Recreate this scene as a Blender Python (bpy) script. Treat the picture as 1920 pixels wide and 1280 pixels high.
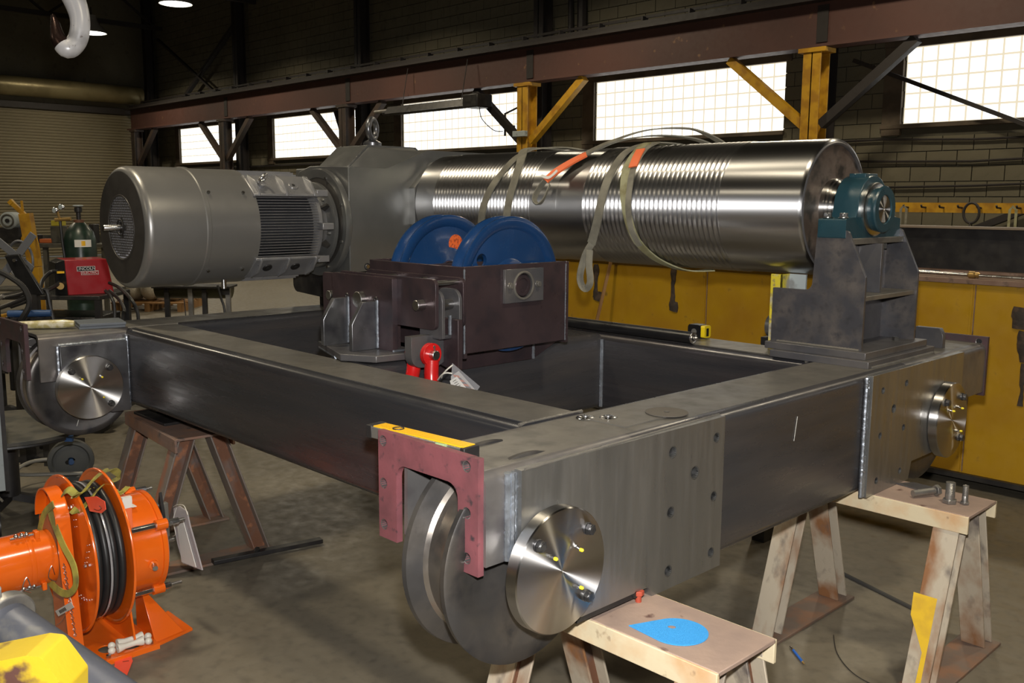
import bpy, math, random
from mathutils import Vector, Matrix
from mathutils.geometry import tessellate_polygon
random.seed(7)
PI = math.pi
C = bpy.context.scene.collection
for o in list(bpy.data.objects): bpy.data.objects.remove(o)
S = bpy.context.scene
# ------------------------------------------------------------------ camera
# world: X along the drum (towards the camera's right), Y across towards the window wall, Z up; lens at 1.7 m
RT = Vector((0.69425419, 0.71969936, 0.00662943))
FW = Vector((-0.71125827, 0.68746242, -0.14665298))
UP = Vector((-0.11010354, 0.09709921, 0.98916579))
CAM = Vector((0, 0, 1.7))
cd = bpy.data.cameras.new('camera'); cam = bpy.data.objects.new('camera', cd); C.objects.link(cam)
cd.sensor_width = 36; cd.lens = 36*1770/1920; cd.clip_end = 200; cd.clip_start = 0.05
m = Matrix.Identity(4)
for i in range(3):
    m[i][0] = RT[i]; m[i][1] = UP[i]; m[i][2] = -FW[i]; m[i][3] = CAM[i]
cam.matrix_world = m
S.camera = cam
# ------------------------------------------------------------------ world, light, exposure
w = bpy.data.worlds.new('world'); S.world = w; w.use_nodes = True
w.node_tree.nodes['Background'].inputs[0].default_value = (0.8, 0.9, 1, 1)
w.node_tree.nodes['Background'].inputs[1].default_value = 0.6
S.view_settings.view_transform = 'Standard'; S.view_settings.look = 'None'
S.view_settings.exposure = 0.0; S.view_settings.gamma = 1.0; S.view_settings.use_curve_mapping = False
def area(name, loc, target, power, size, col, shape='DISK', sy=None):
    l = bpy.data.lights.new(name, 'AREA'); l.energy = power; l.size = size; l.shape = shape; l.color = col
    if sy: l.size_y = sy
    if name == 'high_bay_light': l.spread = math.radians(152)
    o = bpy.data.objects.new(name, l); C.objects.link(o); o.location = loc
    o.rotation_euler = (Vector(target)-Vector(loc)).to_track_quat('-Z', 'Y').to_euler()
    return o
# the photographer's flash, just above the lens
area('camera_flash', CAM+UP*0.17+FW*0.05+RT*0.02, CAM+UP*0.17+FW*6-UP*0.6, 128, 0.07, (1.0, 0.97, 0.93))
LAMPS = [(-26.2, 9.9), (-21.0, 9.8), (-15.7, 9.8), (-10.5, 9.8), (-5.2, 9.8), (0.2, 9.8),
         (-21.0, 2.0), (-13.0, 1.0), (-5.4, 1.2), (0.5, 2.5), (-9.5, -6.0), (-2.0, -6.0)]
LAMP_Z = 6.0
for i, (x, y) in enumerate(LAMPS):
    area('high_bay_light', (x, y, LAMP_Z-0.06), (x, y, 0), 112, 0.55, (1.0, 0.86, 0.62))

# ------------------------------------------------------------------ helpers
class MB:
    def __init__(s): s.v = []; s.f = []
    def add(s, vs, fs):
        n = len(s.v); s.v += [tuple(p) for p in vs]; s.f += [tuple(i+n for i in q) for q in fs]; return s
    def bb(s, x0, x1, y0, y1, z0, z1):
        return s.add([(x0,y0,z0),(x1,y0,z0),(x1,y1,z0),(x0,y1,z0),(x0,y0,z1),(x1,y0,z1),(x1,y1,z1),(x0,y1,z1)],
                     [(0,3,2,1),(4,5,6,7),(0,1,5,4),(1,2,6,5),(2,3,7,6),(3,0,4,7)])
    def box(s, c, d): return s.bb(c[0]-d[0]/2, c[0]+d[0]/2, c[1]-d[1]/2, c[1]+d[1]/2, c[2]-d[2]/2, c[2]+d[2]/2)
    def hexa(s, lo, hi):     # lo, hi: four points each
        return s.add(list(lo)+list(hi), [(0,3,2,1),(4,5,6,7),(0,1,5,4),(1,2,6,5),(2,3,7,6),(3,0,4,7)])
    def bar(s, p0, p1, wd, ht, up=(0,0,1)):
        p0 = Vector(p0); p1 = Vector(p1); d = (p1-p0).normalized(); u = Vector(up)
        a = d.cross(u)
        if a.length < 1e-3: a = d.cross(Vector((1,0,0)))
        a.normalize(); b = a.cross(d).normalized(); a = a*wd/2; b = b*ht/2
        return s.hexa([p0-a-b, p0+a-b, p0+a+b, p0-a+b], [p1-a-b, p1+a-b, p1+a+b, p1-a+b])
    def cyl(s, p0, p1, r0, r1=None, n=24, caps=True):
        if r1 is None: r1 = r0
        p0 = Vector(p0); p1 = Vector(p1); d = (p1-p0).normalized()
        a = d.orthogonal().normalized(); b = d.cross(a)
        vs = []
        for p, r in ((p0, r0), (p1, r1)):
            for i in range(n):
                t = 2*PI*i/n; vs.append(p+(a*math.cos(t)+b*math.sin(t))*r)
        fs = [(i, (i+1)%n, n+(i+1)%n, n+i) for i in range(n)]
        if caps: fs += [tuple(range(n))[::-1], tuple(range(n, 2*n))]
        return s.add(vs, fs)
    def lathe(s, prof, o, axis='z', n=48, a0=0, a1=2*PI, closed=False):
        # prof: (along, radius)
        A = {'x': (Vector((1,0,0)), Vector((0,1,0)), Vector((0,0,1))), 'y': (Vector((0,1,0)), Vector((0,0,1)), Vector((1,0,0))),
             'z': (Vector((0,0,1)), Vector((1,0,0)), Vector((0,1,0)))}[axis] if isinstance(axis, str) else axis
        o = Vector(o); full = abs(a1-a0-2*PI) < 1e-6; m_ = n if full else n+1
        vs = []
        for (l, r) in prof:
            for i in range(m_):
                t = a0+(a1-a0)*i/n; vs.append(o+A[0]*l+(A[1]*math.cos(t)+A[2]*math.sin(t))*max(r, 1e-5))
        fs = []; k = len(prof); rng = range(k if closed else k-1)
        for j in rng:
            j2 = (j+1) % k
            for i in range(n):
                i2 = (i+1) % m_
                fs.append((j*m_+i, j*m_+i2, j2*m_+i2, j2*m_+i))
        return s.add(vs, fs)
    def prism(s, loops, axis, a0, a1):
        if not isinstance(loops[0][0], (tuple, list)): loops = [loops]
        def P(u, v, a): return (a, u, v) if axis == 'x' else ((u, a, v) if axis == 'y' else (u, v, a))
        flat = [p for l in loops for p in l]; n = len(flat)
        tri = tessellate_polygon([[Vector((p[0], p[1], 0)) for p in l] for l in loops])
        vs = [P(p[0], p[1], a0) for p in flat]+[P(p[0], p[1], a1) for p in flat]
        fs = [tuple(t) for t in tri]+[tuple(i+n for i in t)[::-1] for t in tri]
        k = 0
        for l in loops:
            q = len(l)
            for i in range(q): fs.append((k+i, k+(i+1)%q, n+k+(i+1)%q, n+k+i))
            k += q
        return s.add(vs, fs)
    def tube(s, pts, r, n=10, caps=True, closed=False, flat=1.0):
        pts = [Vector(p) for p in pts]; k = len(pts); rr = r if isinstance(r, (list, tuple)) else [r]*k
        vs = []; a = None
        for i, p in enumerate(pts):
            if closed: d = pts[(i+1) % k]-pts[i-1]
            else: d = pts[min(i+1, k-1)]-pts[max(i-1, 0)]
            d.normalize()
            a = d.orthogonal().normalized() if a is None else (a-d*a.dot(d)).normalized()
            b = d.cross(a)
            for j in range(n):
                t = 2*PI*j/n; vs.append(p+(a*math.cos(t)+b*math.sin(t)*flat)*rr[i])
        fs = []
        for i in range(k if closed else k-1):
            i2 = (i+1) % k
            for j in range(n): fs.append((i*n+j, i*n+(j+1)%n, i2*n+(j+1)%n, i2*n+j))
        if caps and not closed: fs += [tuple(range(n))[::-1], tuple(range((k-1)*n, k*n))]
        return s.add(vs, fs)
    def torus(s, o, axis, R, r, n=32, m=10):
        o = Vector(o); ax = Vector(axis).normalized(); a = ax.orthogonal().normalized(); b = ax.cross(a)
        return s.tube([o+(a*math.cos(2*PI*i/n)+b*math.sin(2*PI*i/n))*R for i in range(n)], r, m, closed=True)
    def sphere(s, o, r, n=14, sz=1.0):
        return s.lathe([(-r*sz*math.cos(PI*i/n), r*math.sin(PI*i/n)) for i in range(n+1)], o, 'z', n*2)
    def ribbon(s, pts, nrm, wd, th=0.003):
        pts = [Vector(p) for p in pts]; k = len(pts); vs = []
        for i, p in enumerate(pts):
            d = (pts[min(i+1, k-1)]-pts[max(i-1, 0)]).normalized()
            nn = Vector(nrm[i] if isinstance(nrm, list) else nrm).normalized()
            a = d.cross(nn).normalized(); nn = a.cross(d).normalized()
            ww = wd[i] if isinstance(wd, list) else wd
            for sa, sn in ((-1,-1),(1,-1),(1,1),(-1,1)): vs.append(p+a*sa*ww/2+nn*sn*th/2)
        fs = []
        for i in range(k-1):
            for j in range(4): fs.append((i*4+j, i*4+(j+1)%4, (i+1)*4+(j+1)%4, (i+1)*4+j))
        fs += [(3,2,1,0), tuple((k-1)*4+j for j in range(4))]
        return s.add(vs, fs)
    def hexn(s, c, axis, r, h, n=6, rot=0):
        c = Vector(c); ax = Vector(axis).normalized(); a = ax.orthogonal().normalized(); b = ax.cross(a)
        vs = []
        for l in (0, h):
            for i in range(n):
                t = 2*PI*i/n+rot; vs.append(c+ax*l+(a*math.cos(t)+b*math.sin(t))*r)
        return s.add(vs, [(i, (i+1)%n, n+(i+1)%n, n+i) for i in range(n)]+[tuple(range(n))[::-1], tuple(range(n, 2*n))])
def smooth_path(pts, n=6):
    pts = [Vector(p) for p in pts]; out = []
    for i in range(len(pts)-1):
        p0 = pts[max(i-1, 0)]; p1 = pts[i]; p2 = pts[i+1]; p3 = pts[min(i+2, len(pts)-1)]
        for j in range(n):
            t = j/n; out.append(0.5*((2*p1)+(p2-p0)*t+(2*p0-5*p1+4*p2-p3)*t*t+(3*p1-p0-3*p2+p3)*t**3))
    out.append(pts[-1]); return out
def circ(c, r, n=16, ry=None): return [(c[0]+r*math.cos(2*PI*i/n), c[1]+(ry or r)*math.sin(2*PI*i/n)) for i in range(n)]
def rrect(x0, x1, y0, y1, r, k=5):
    out = []
    for cx, cy, a in ((x1-r, y1-r, 0), (x0+r, y1-r, PI/2), (x0+r, y0+r, PI), (x1-r, y0+r, 1.5*PI)):
        for i in range(k+1):
            t = a+PI/2*i/k; out.append((cx+r*math.cos(t), cy+r*math.sin(t)))
    return out
def fillet(poly, radii, k=5):
    out = []; n = len(poly)
    for i, p in enumerate(poly):
        r = radii[i] if isinstance(radii, (list, tuple)) else radii
        p = Vector(p); a = (Vector(poly[i-1])-p); b = (Vector(poly[(i+1) % n])-p)
        if r <= 0: out.append(tuple(p)); continue
        an = a.normalized(); bn = b.normalized(); h = math.acos(max(-1, min(1, an.dot(bn))))/2
        d = min(r/math.tan(h), a.length*.49, b.length*.49); r2 = d*math.tan(h)
        ce = p+(an+bn).normalized()*(r2/math.sin(h)); s0 = p+an*d-ce; s1 = p+bn*d-ce
        a0 = math.atan2(s0.y, s0.x); a1 = math.atan2(s1.y, s1.x); da = (a1-a0+PI) % (2*PI)-PI
        for j in range(k+1):
            t = a0+da*j/k; out.append((ce.x+r2*math.cos(t), ce.y+r2*math.sin(t)))
    return out
def mesh(name, mb, mt, smooth=40):
    import bmesh
    me = bpy.data.meshes.new(name); me.from_pydata(mb.v, [], mb.f)
    b = bmesh.new(); b.from_mesh(me); bmesh.ops.recalc_face_normals(b, faces=b.faces); b.to_mesh(me); b.free()
    if smooth:
        me.polygons.foreach_set('use_smooth', [True]*len(me.polygons)); me.set_sharp_from_angle(angle=math.radians(smooth))
    me.materials.append(mt); return me
WORLD = {}
def obj(name, mb, mt, parent=None, bevel=0, label=None, smooth=40, kind=None, seg=2):
    o = bpy.data.objects.new(name, mesh(name, mb, mt, smooth)); C.objects.link(o)
    if parent is not None:
        o.parent = parent
        if parent.name in WORLD:
            o.matrix_parent_inverse = Matrix.Translation(WORLD[parent.name]).inverted()
    if bevel:
        b = o.modifiers.new('edge', 'BEVEL'); b.width = bevel; b.segments = seg; b.limit_method = 'ANGLE'; b.angle_limit = math.radians(42)
    if label: o['label'] = label
    if kind: o['kind'] = kind
    return o
def tag(o, label, cat, group=None):
    o['label'] = label; o['category'] = cat
    if group: o['group'] = group
    return o
def thing(name, label, cat, base, group=None):      # parts are given in world coordinates
    o = bpy.data.objects.new(name, None); C.objects.link(o); o.location = base; o.empty_display_size = 0.1
    WORLD[o.name] = Vector(base); return tag(o, label, cat, group)
def lthing(name, label, cat, loc=(0,0,0), rotz=0, group=None):   # parts in local coordinates
    o = bpy.data.objects.new(name, None); C.objects.link(o); o.location = loc; o.rotation_euler = (0,0,rotz); o.empty_display_size = 0.1
    return tag(o, label, cat, group)
def dup(root, loc, rotz=0, label=None, group=None):
    r = root.copy(); C.objects.link(r); r.location = loc; r.rotation_euler = (0,0,rotz)
    if label: r['label'] = label
    if group: r['group'] = group
    for ch in list(root.children):
        c = ch.copy(); C.objects.link(c); c.parent = r
        for g in ch.children:
            d = g.copy(); C.objects.link(d); d.parent = c
    return r
def struct(name, mb, mt, parent=None, **k):
    o = obj(name, mb, mt, parent, **k)
    if parent is None: o['kind'] = 'structure'
    return o
def at(px, py, dist):          # a photo direction at a real forward distance, for things far behind
    return CAM+(RT*((px-960)/1770)+FW-UP*((py-640)/1770))*dist

# ------------------------------------------------------------------ materials
def M(name, c, rough=.5, metal=0., c2=None, s2=6., t2=(.45,.62), c3=None, s3=20., t3=(.55,.7), bump=0., bs=60., stretch=(1,1,1),
      coat=0., rv=0.08, aniso=0., axis='X', spec=.5, emit=None, alpha=None, trans=0.):
    mt = bpy.data.materials.new(name); mt.use_nodes = True; nt = mt.node_tree; N = nt.nodes; L = nt.links
    b = N['Principled BSDF']; b.inputs['Metallic'].default_value = metal; b.inputs['Roughness'].default_value = rough
    b.inputs['Specular IOR Level'].default_value = spec
    b.inputs['Base Color'].default_value = (*c, 1)
    if coat: b.inputs['Coat Weight'].default_value = coat; b.inputs['Coat Roughness'].default_value = .08
    tc = N.new('ShaderNodeTexCoord'); mp = N.new('ShaderNodeMapping'); mp.inputs['Scale'].default_value = stretch
    L.new(tc.outputs['Object'], mp.inputs['Vector'])
    def noise(sc, det=5):
        n = N.new('ShaderNodeTexNoise'); n.inputs['Scale'].default_value = sc; n.inputs['Detail'].default_value = det
        L.new(mp.outputs[0], n.inputs['Vector']); return n
    def mix(a, cb, sc, t):
        n = noise(sc); r = N.new('ShaderNodeMapRange'); r.inputs[1].default_value = t[0]; r.inputs[2].default_value = t[1]
        L.new(n.outputs['Fac'], r.inputs[0])
        x = N.new('ShaderNodeMix'); x.data_type = 'RGBA'
        L.new(r.outputs[0], x.inputs[0])
        if isinstance(a, tuple): x.inputs[6].default_value = (*a, 1)
        else: L.new(a, x.inputs[6])
        x.inputs[7].default_value = (*cb, 1); return x.outputs[2]
    col = None
    if c2: col = mix(c, c2, s2, t2)
    if c3: col = mix(col if col else c, c3, s3, t3)
    if col: L.new(col, b.inputs['Base Color'])
    if rv:
        n = noise(14); r = N.new('ShaderNodeMapRange'); r.inputs[1].default_value = .3; r.inputs[2].default_value = .7
        r.inputs[3].default_value = max(.02, rough-rv); r.inputs[4].default_value = min(1, rough+rv)
        L.new(n.outputs['Fac'], r.inputs[0]); L.new(r.outputs[0], b.inputs['Roughness'])
    if bump:
        n = noise(bs, 4); bp = N.new('ShaderNodeBump'); bp.inputs['Strength'].default_value = bump; bp.inputs['Distance'].default_value = .004
        L.new(n.outputs['Fac'], bp.inputs['Height']); L.new(bp.outputs[0], b.inputs['Normal'])
    if aniso:
        b.inputs['Anisotropic Rotation'].default_value = .25
        b.inputs['Anisotropic'].default_value = aniso
        tg = N.new('ShaderNodeTangent'); tg.direction_type = 'RADIAL'; tg.axis = axis
        L.new(tg.outputs[0], b.inputs['Tangent'])
    if emit: b.inputs['Emission Color'].default_value = (*emit[0], 1); b.inputs['Emission Strength'].default_value = emit[1]
    if trans: b.inputs['Transmission Weight'].default_value = trans
    if alpha is not None: b.inputs['Alpha'].default_value = alpha
    return mt
mill = M('mill_scale_steel', (.085,.085,.094), .38, .4, (.135,.125,.12), 5, (.35,.75), (.060,.058,.066), 9, (.5,.8), bump=.08, bs=60, rv=.06)
mill_top = M('worn_mill_scale', (.15,.142,.128), .42, .5, (.21,.195,.17), 6, (.35,.75), (.11,.105,.098), 14, (.5,.8), bump=.10, bs=60)
beamy = M('tube_mill_scale', (.066,.067,.075), .30, .5, (.100,.090,.088), 4, (.35,.75), (.060,.058,.062), 5, (.5,.8), bump=.06, bs=50, stretch=(.5,.35,3))
beamx = M('tube_mill_scale_long', (.046,.048,.055), .27, .5, (.075,.066,.066), 3, (.35,.75), (.034,.034,.040), 5, (.5,.8), bump=.04, bs=50, stretch=(.25,1,3))
ground = M('ground_steel', (.30,.30,.295), .35, .85, (.36,.355,.345), 2.5, (.35,.7), (.245,.245,.24), 4, (.5,.8), bump=.06, bs=90, stretch=(1,3,.35), rv=.09)
cleans = M('clean_plate_steel', (.16,.165,.18), .34, .85, (.24,.24,.25), 5, (.4,.7), (.10,.10,.115), 9, (.5,.7), bump=.05, bs=30)
disc_m = M('turned_steel', (.50,.49,.48), .34, 1, rv=0, aniso=1.0, axis='X')
drum_m = M('turned_drum_steel', (.60,.60,.61), .32, 1, rv=0, aniso=.95, axis='X')
drum_end = M('rusty_drum_end', (.13,.10,.085), .55, .5, (.22,.18,.155), 8, (.4,.65), (.05,.045,.04), 14, (.5,.65), bump=.2, bs=40)
nose_m = M('bright_tube_end', (.17,.165,.165), .36, .6, (.22,.20,.185), 6, (.4,.7), (.13,.12,.125), 10, (.5,.7), bump=.1, bs=40)
millp = M('mottled_mill_scale', (.075,.075,.085), .36, .45, (.135,.120,.112), 14, (.42,.66), (.05,.05,.058), 28, (.5,.75), bump=.12, bs=60)
bore_m = M('bore_shaded_steel', (.20,.20,.20), .4, .9, (.08,.08,.08), 60)  # darker than the plate, shade of a deep hole put into the colour
weld = M('weld_metal', (.38,.42,.48), .36, .85, (.28,.30,.34), 40, (.4,.7), (.32,.22,.15), 30, (.66,.78), bump=.15, bs=200)
bolt_m = M('plated_bolt', (.45,.45,.44), .3, 1, rv=.05)
dbolt_m = M('dark_bolt', (.07,.07,.075), .35, .8, (.14,.14,.14), 60)
plum = M('primer_plum_plate', (.052,.036,.040), .33, .45, (.075,.050,.054), 6, (.35,.75), (.036,.030,.036), 11, (.5,.75), bump=.08, bs=50)
maroon = M('maroon_primer', (.215,.070,.082), .5, .15, (.13,.050,.058), 9, (.4,.68), (.045,.035,.04), 30, (.60,.72), bump=.15, bs=80)
maroon2 = M('dark_primer', (.075,.042,.048), .5, .3, (.05,.04,.045), 9)
wheel_m = M('forged_wheel_steel', (.085,.082,.082), .42, .7, (.14,.125,.11), 6, (.4,.68), (.05,.05,.055), 12, (.5,.7), bump=.15, bs=35)
tread_m = M('wheel_tread', (.30,.27,.24), .33, .9, (.36,.24,.18), 6, (.5,.68), (.15,.14,.135), 9, (.5,.7))
yellow_cap = M('yellow_cap', (.75,.62,.02), .5)
motor_m = M('motor_silver_paint', (.25,.245,.235), .36, .6, bump=.03, bs=600, rv=.02)
motor_end = M('motor_dark_end', (.050,.046,.042), .5, .3, bump=.03, bs=300)
motor_b = M('motor_body_paint', (.27,.27,.28), .34, .5, (.32,.315,.315), 10, bump=.1, bs=200)
gear_m = M('gearbox_silver_paint', (.20,.205,.20), .33, .65, (.23,.23,.225), 5, (.4,.7), (.175,.175,.175), 3, bump=.06, bs=300, rv=.04)
hole_m = M('hole_shade_black', (.012,.012,.013), .7)  # near-black colour stands in for the shade inside holes
blue = M('blue_gloss_paint', (.008,.034,.105), .24, 0, (.008,.038,.120), 5, bump=.03, bs=60, coat=.6)
orange_st = M('orange_sticker', (.66,.12,.025), .5, c2=(.35,.06,.02), s2=90, t2=(.5,.56))
red_p = M('red_gloss_paint', (.60,.012,.012), .28, 0, (.45,.01,.01), 8, coat=.4)
teal = M('teal_paint', (.013,.042,.056), .34, 0, (.016,.048,.064), 9, bump=.1, bs=120, coat=.3)
orange = M('orange_gloss_paint', (.78,.135,.008), .22, 0, (.70,.115,.007), 5, coat=.6, rv=.04)
rubber = M('black_rubber', (.014,.014,.015), .45, bump=.1, bs=200)
dark = M('dark_paint', (.018,.017,.018), .45, .2, (.03,.028,.026), 12)
blackp = M('black_paint', (.010,.010,.011), .35, .2)
yold = M('old_yellow_paint', (.40,.225,.008), .42, 0, (.34,.175,.010), 3, (.4,.7), (.16,.09,.02), 14, (.66,.78), bump=.06, bs=30)
ycrane = M('crane_yellow', (.50,.27,.015), .5, 0, (.35,.17,.012), 6)
rust_p = M('rusty_brown_plate', (.19,.115,.08), .6, .2, (.25,.17,.13), 7, (.4,.7), (.09,.06,.045), 20)
cream = M('cream_paint_rust', (.62,.53,.36), .6, 0, (.56,.33,.16), 7, (.46,.70), (.15,.07,.035), 16, (.60,.72), bump=.2, bs=60)
cream_top = M('dusty_sawhorse_top', (.34,.245,.195), .7, 0, (.26,.19,.16), 8, (.4,.7), (.10,.05,.04), 20, (.66,.76), bump=.15, bs=60)
leg_m = M('rusty_leg', (.46,.40,.31), .65, .1, (.26,.12,.05), 7, (.46,.64), (.12,.10,.09), 11, (.56,.70), bump=.3, bs=60, stretch=(1,1,.5))
leg_web = M('rust_web', (.15,.065,.035), .7, .1, (.13,.10,.09), 8, (.5,.66), (.32,.13,.06), 20, bump=.3, bs=70)
leg2_m = M('grey_rust_leg', (.20,.17,.15), .62, .2, (.28,.12,.07), 7, (.5,.66), (.10,.10,.10), 9, (.6,.72), bump=.3, bs=60, stretch=(1,1,.5))
top2_m = M('rusty_sawhorse_top', (.20,.135,.11), .65, .1, (.29,.15,.09), 6, (.45,.65), (.08,.075,.07), 14, (.6,.72), bump=.2, bs=60)
foot_m = M('floor_plate_rust', (.17,.125,.10), .7, .1, (.24,.13,.08), 9)
sling_g = M('grey_sling', (.24,.225,.175), .85, 0, (.15,.14,.11), 12, (.4,.65), bump=.5, bs=500)
sling_y = M('olive_sling', (.40,.36,.065), .8, 0, (.20,.18,.05), 14, (.45,.65), bump=.5, bs=500)
sling_y2 = M('pale_yellow_sling', (.33,.32,.19), .8, 0, (.22,.20,.10), 14, bump=.5, bs=500)
otag = M('orange_tag_cloth', (.80,.16,.05), .6)
rtag = M('fluorescent_red_tag', (.95,.10,.05), .4)
white_m = M('white_plastic', (.62,.60,.54), .35)
paper = M('paper', (.72,.70,.66), .7)
film = M('clear_plastic_film', (.70,.66,.70), .12, 0, spec=.9, alpha=.45)
skyb = M('blue_abrasive', (.035,.33,.80), .75, 0, (.05,.38,.86), 300, bump=.6, bs=900)
levely = M('level_yellow', (.80,.45,.01), .35)
alu = M('dull_aluminium', (.34,.33,.31), .4, .8, (.26,.25,.24), 12)
zinc = M('zinc', (.56,.56,.57), .25, 1, rv=.08)
grind = M('grinding_disc', (.085,.075,.062), .85, bump=.4, bs=500)
conc = M('concrete_floor', (.155,.136,.103), .50, 0, (.130,.114,.086), 1.3, (.3,.75), (.098,.087,.068), 22, (.5,.8), bump=.08, bs=20, rv=.15)
block_m = M('painted_block', (.145,.128,.084), .8, 0, (.105,.095,.064), .7, (.35,.7), (.085,.078,.055), 6, (.6,.75), bump=.3, bs=40)
mortar = M('mortar', (.075,.068,.048), .9)
ceil_m = M('dark_ceiling', (.045,.042,.036), .9)
door_m = M('rollup_door_steel', (.21,.18,.115), .55, .1, (.17,.145,.09), .6, (.35,.7))
barrel_m = M('door_barrel', (.30,.25,.13), .40, .4, (.22,.18,.09), 2)
beamred = M('runway_red_oxide', (.085,.037,.029), .6, 0, (.066,.031,.026), .9, (.4,.7), (.22,.12,.06), 5, (.68,.76))
brownst = M('brown_steel', (.055,.036,.028), .6, 0, (.035,.027,.022), 2)
darkst = M('dark_structural_steel', (.022,.018,.017), .6)
glass_b = M('glass_block_daylight', (.8,.9,.9), .3, emit=((1.0, 1.0, .97), 1.7))
frame_w = M('window_surround', (.10,.075,.05), .7, 0, (.06,.045,.03), 3)
lampglow = M('lamp_lens', (1,1,1), .3, emit=((1,.97,.86), 5))
lampshade = M('lamp_reflector', (.5,.5,.48), .4, .4)
green_c = M('dark_green_cylinder', (.009,.022,.015), .35, 0, (.02,.045,.03), 9)
welder_r = M('welder_red', (.30,.012,.018), .35, coat=.2)
cable_m = M('cable', (.012,.012,.013), .5)
bench_m = M('bench_grey', (.09,.085,.07), .6, .2, (.05,.05,.045), 9)
wood = M('raw_wood', (.32,.17,.06), .6, 0, (.24,.12,.04), 10, stretch=(1,1,.2))
hook_m = M('white_hook_paint', (.70,.70,.73), .35, .1, (.38,.38,.40), 7, (.5,.7), (.12,.08,.06), 24, (.66,.74))
hook_d = M('bare_hook_tip', (.06,.035,.03), .3, .8)
greyp = M('light_grey_paint', (.33,.37,.38), .55, 0, (.20,.21,.21), 14, (.58,.7))
pipe_g = M('foreground_grey_paint', (.085,.09,.11), .45, .3, (.13,.13,.13), 20, (.6,.72), bump=.1, bs=90)
yrust = M('yellow_with_rust', (.58,.41,.02), .5, 0, (.10,.045,.035), 7, (.52,.58), bump=.15, bs=60)
bluep = M('blue_paint', (.02,.06,.16), .45)
redrag = M('red_cart_paint', (.25,.015,.015), .5)
bagm = M('bagged_goods', (.45,.40,.30), .35, 0, (.60,.57,.50), 16, (.4,.6), bump=.5, bs=30)
chalk = M('chalk', (.55,.55,.52), .9)
brass = M('brass', (.50,.33,.12), .4, .8)

# ------------------------------------------------------------------ the room
XL, XR, YB, YF, H = -29.6, 9.0, 12.9, -13.0, 8.0
struct('floor', MB().bb(XL, XR, YF, YB, -.3, 0), conc)
struct('ceiling', MB().bb(XL, XR, YF, YB, H, H+.2), ceil_m)
struct('wall_right', MB().bb(XR, XR+.2, YF, YB, 0, H), block_m)
struct('wall_front', MB().bb(XL, XR, YF-.2, YF, 0, H), block_m)
WIN = [(-27.70, -24.05), (-22.25, -18.60), (-16.80, -13.15), (-11.25, -7.55), (-5.75, -2.10), (-.3, 3.35)]
WZ0, WZ1 = 2.77, 3.77
def inwin(x0, x1, z0, z1):
    return any(x1 > a-.02 and x0 < b+.02 and z1 > WZ0-.02 and z0 < WZ1+.02 for a, b in WIN)
# block wall with windows cut out: backing plane in strips + single blocks proud of it
wb = MB(); wb.bb(XL, XR, YB+.02, YB+.25, 0, WZ0); wb.bb(XL, XR, YB+.02, YB+.25, WZ1, H)
xs = [XL]+[v for ab in WIN for v in ab]+[XR]
for i in range(0, len(xs), 2): wb.bb(xs[i], xs[i+1], YB+.02, YB+.25, WZ0, WZ1)
wall = struct('wall_back', wb, mortar)
blocks = []
nrow = int(H/.2)
for r in range(nrow):
    z0 = r*.2+.006; z1 = z0+.188; x = XL-(.2 if r % 2 else 0)
    while x < XR:
        a = max(x+.006, XL); b = min(x+.394, XR); x += .4
        segs = [(a, b)]
        if z1 > WZ0 and z0 < WZ1:
            for wa, wb_ in WIN:
                ns = []
                for s0, s1 in segs:
                    if s1 <= wa or s0 >= wb_: ns.append((s0, s1)); continue
                    if s0 < wa: ns.append((s0, wa))
                    if s1 > wb_: ns.append((wb_, s1))
                segs = ns
        for s0, s1 in segs:
            if s1-s0 > .05: blocks.append((s0, s1, z0, z1))
def visible(b):
    p = Vector(((b[0]+b[1])/2, YB, (b[2]+b[3])/2))-CAM
    f = p.dot(FW)
    if f <= 0: return False
    u = p.dot(RT)/f*1770+960; v = 640-p.dot(UP)/f*1770
    return 1500 < u < 1950 and -30 < v < 520 or (800 < u <= 1500 and v < 290 and v > -20)
full = [b for b in blocks if abs(b[1]-b[0]-.388) < .01 and visible(b)]
full.sort(key=lambda b: (Vector(((b[0]+b[1])/2, YB, (b[2]+b[3])/2))-CAM).length)
single = set(full[:300])
bm_ = MB().bb(-.194, .194, -.02, .02, -.094, .094); bme = mesh('concrete_block', bm_, block_m, 0)
for b in full[:300]:
    o = bpy.data.objects.new('concrete_block', bme); C.objects.link(o); o.parent = wall
    o.location = ((b[0]+b[1])/2, YB+.01+random.uniform(-.002,.002), (b[2]+b[3])/2)
rest = MB()
for b in blocks:
    if b not in single: rest.bb(b[0], b[1], YB-.01, YB+.03, b[2], b[3])
obj('concrete_blocks', rest, block_m, wall, smooth=0, kind='stuff')
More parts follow.
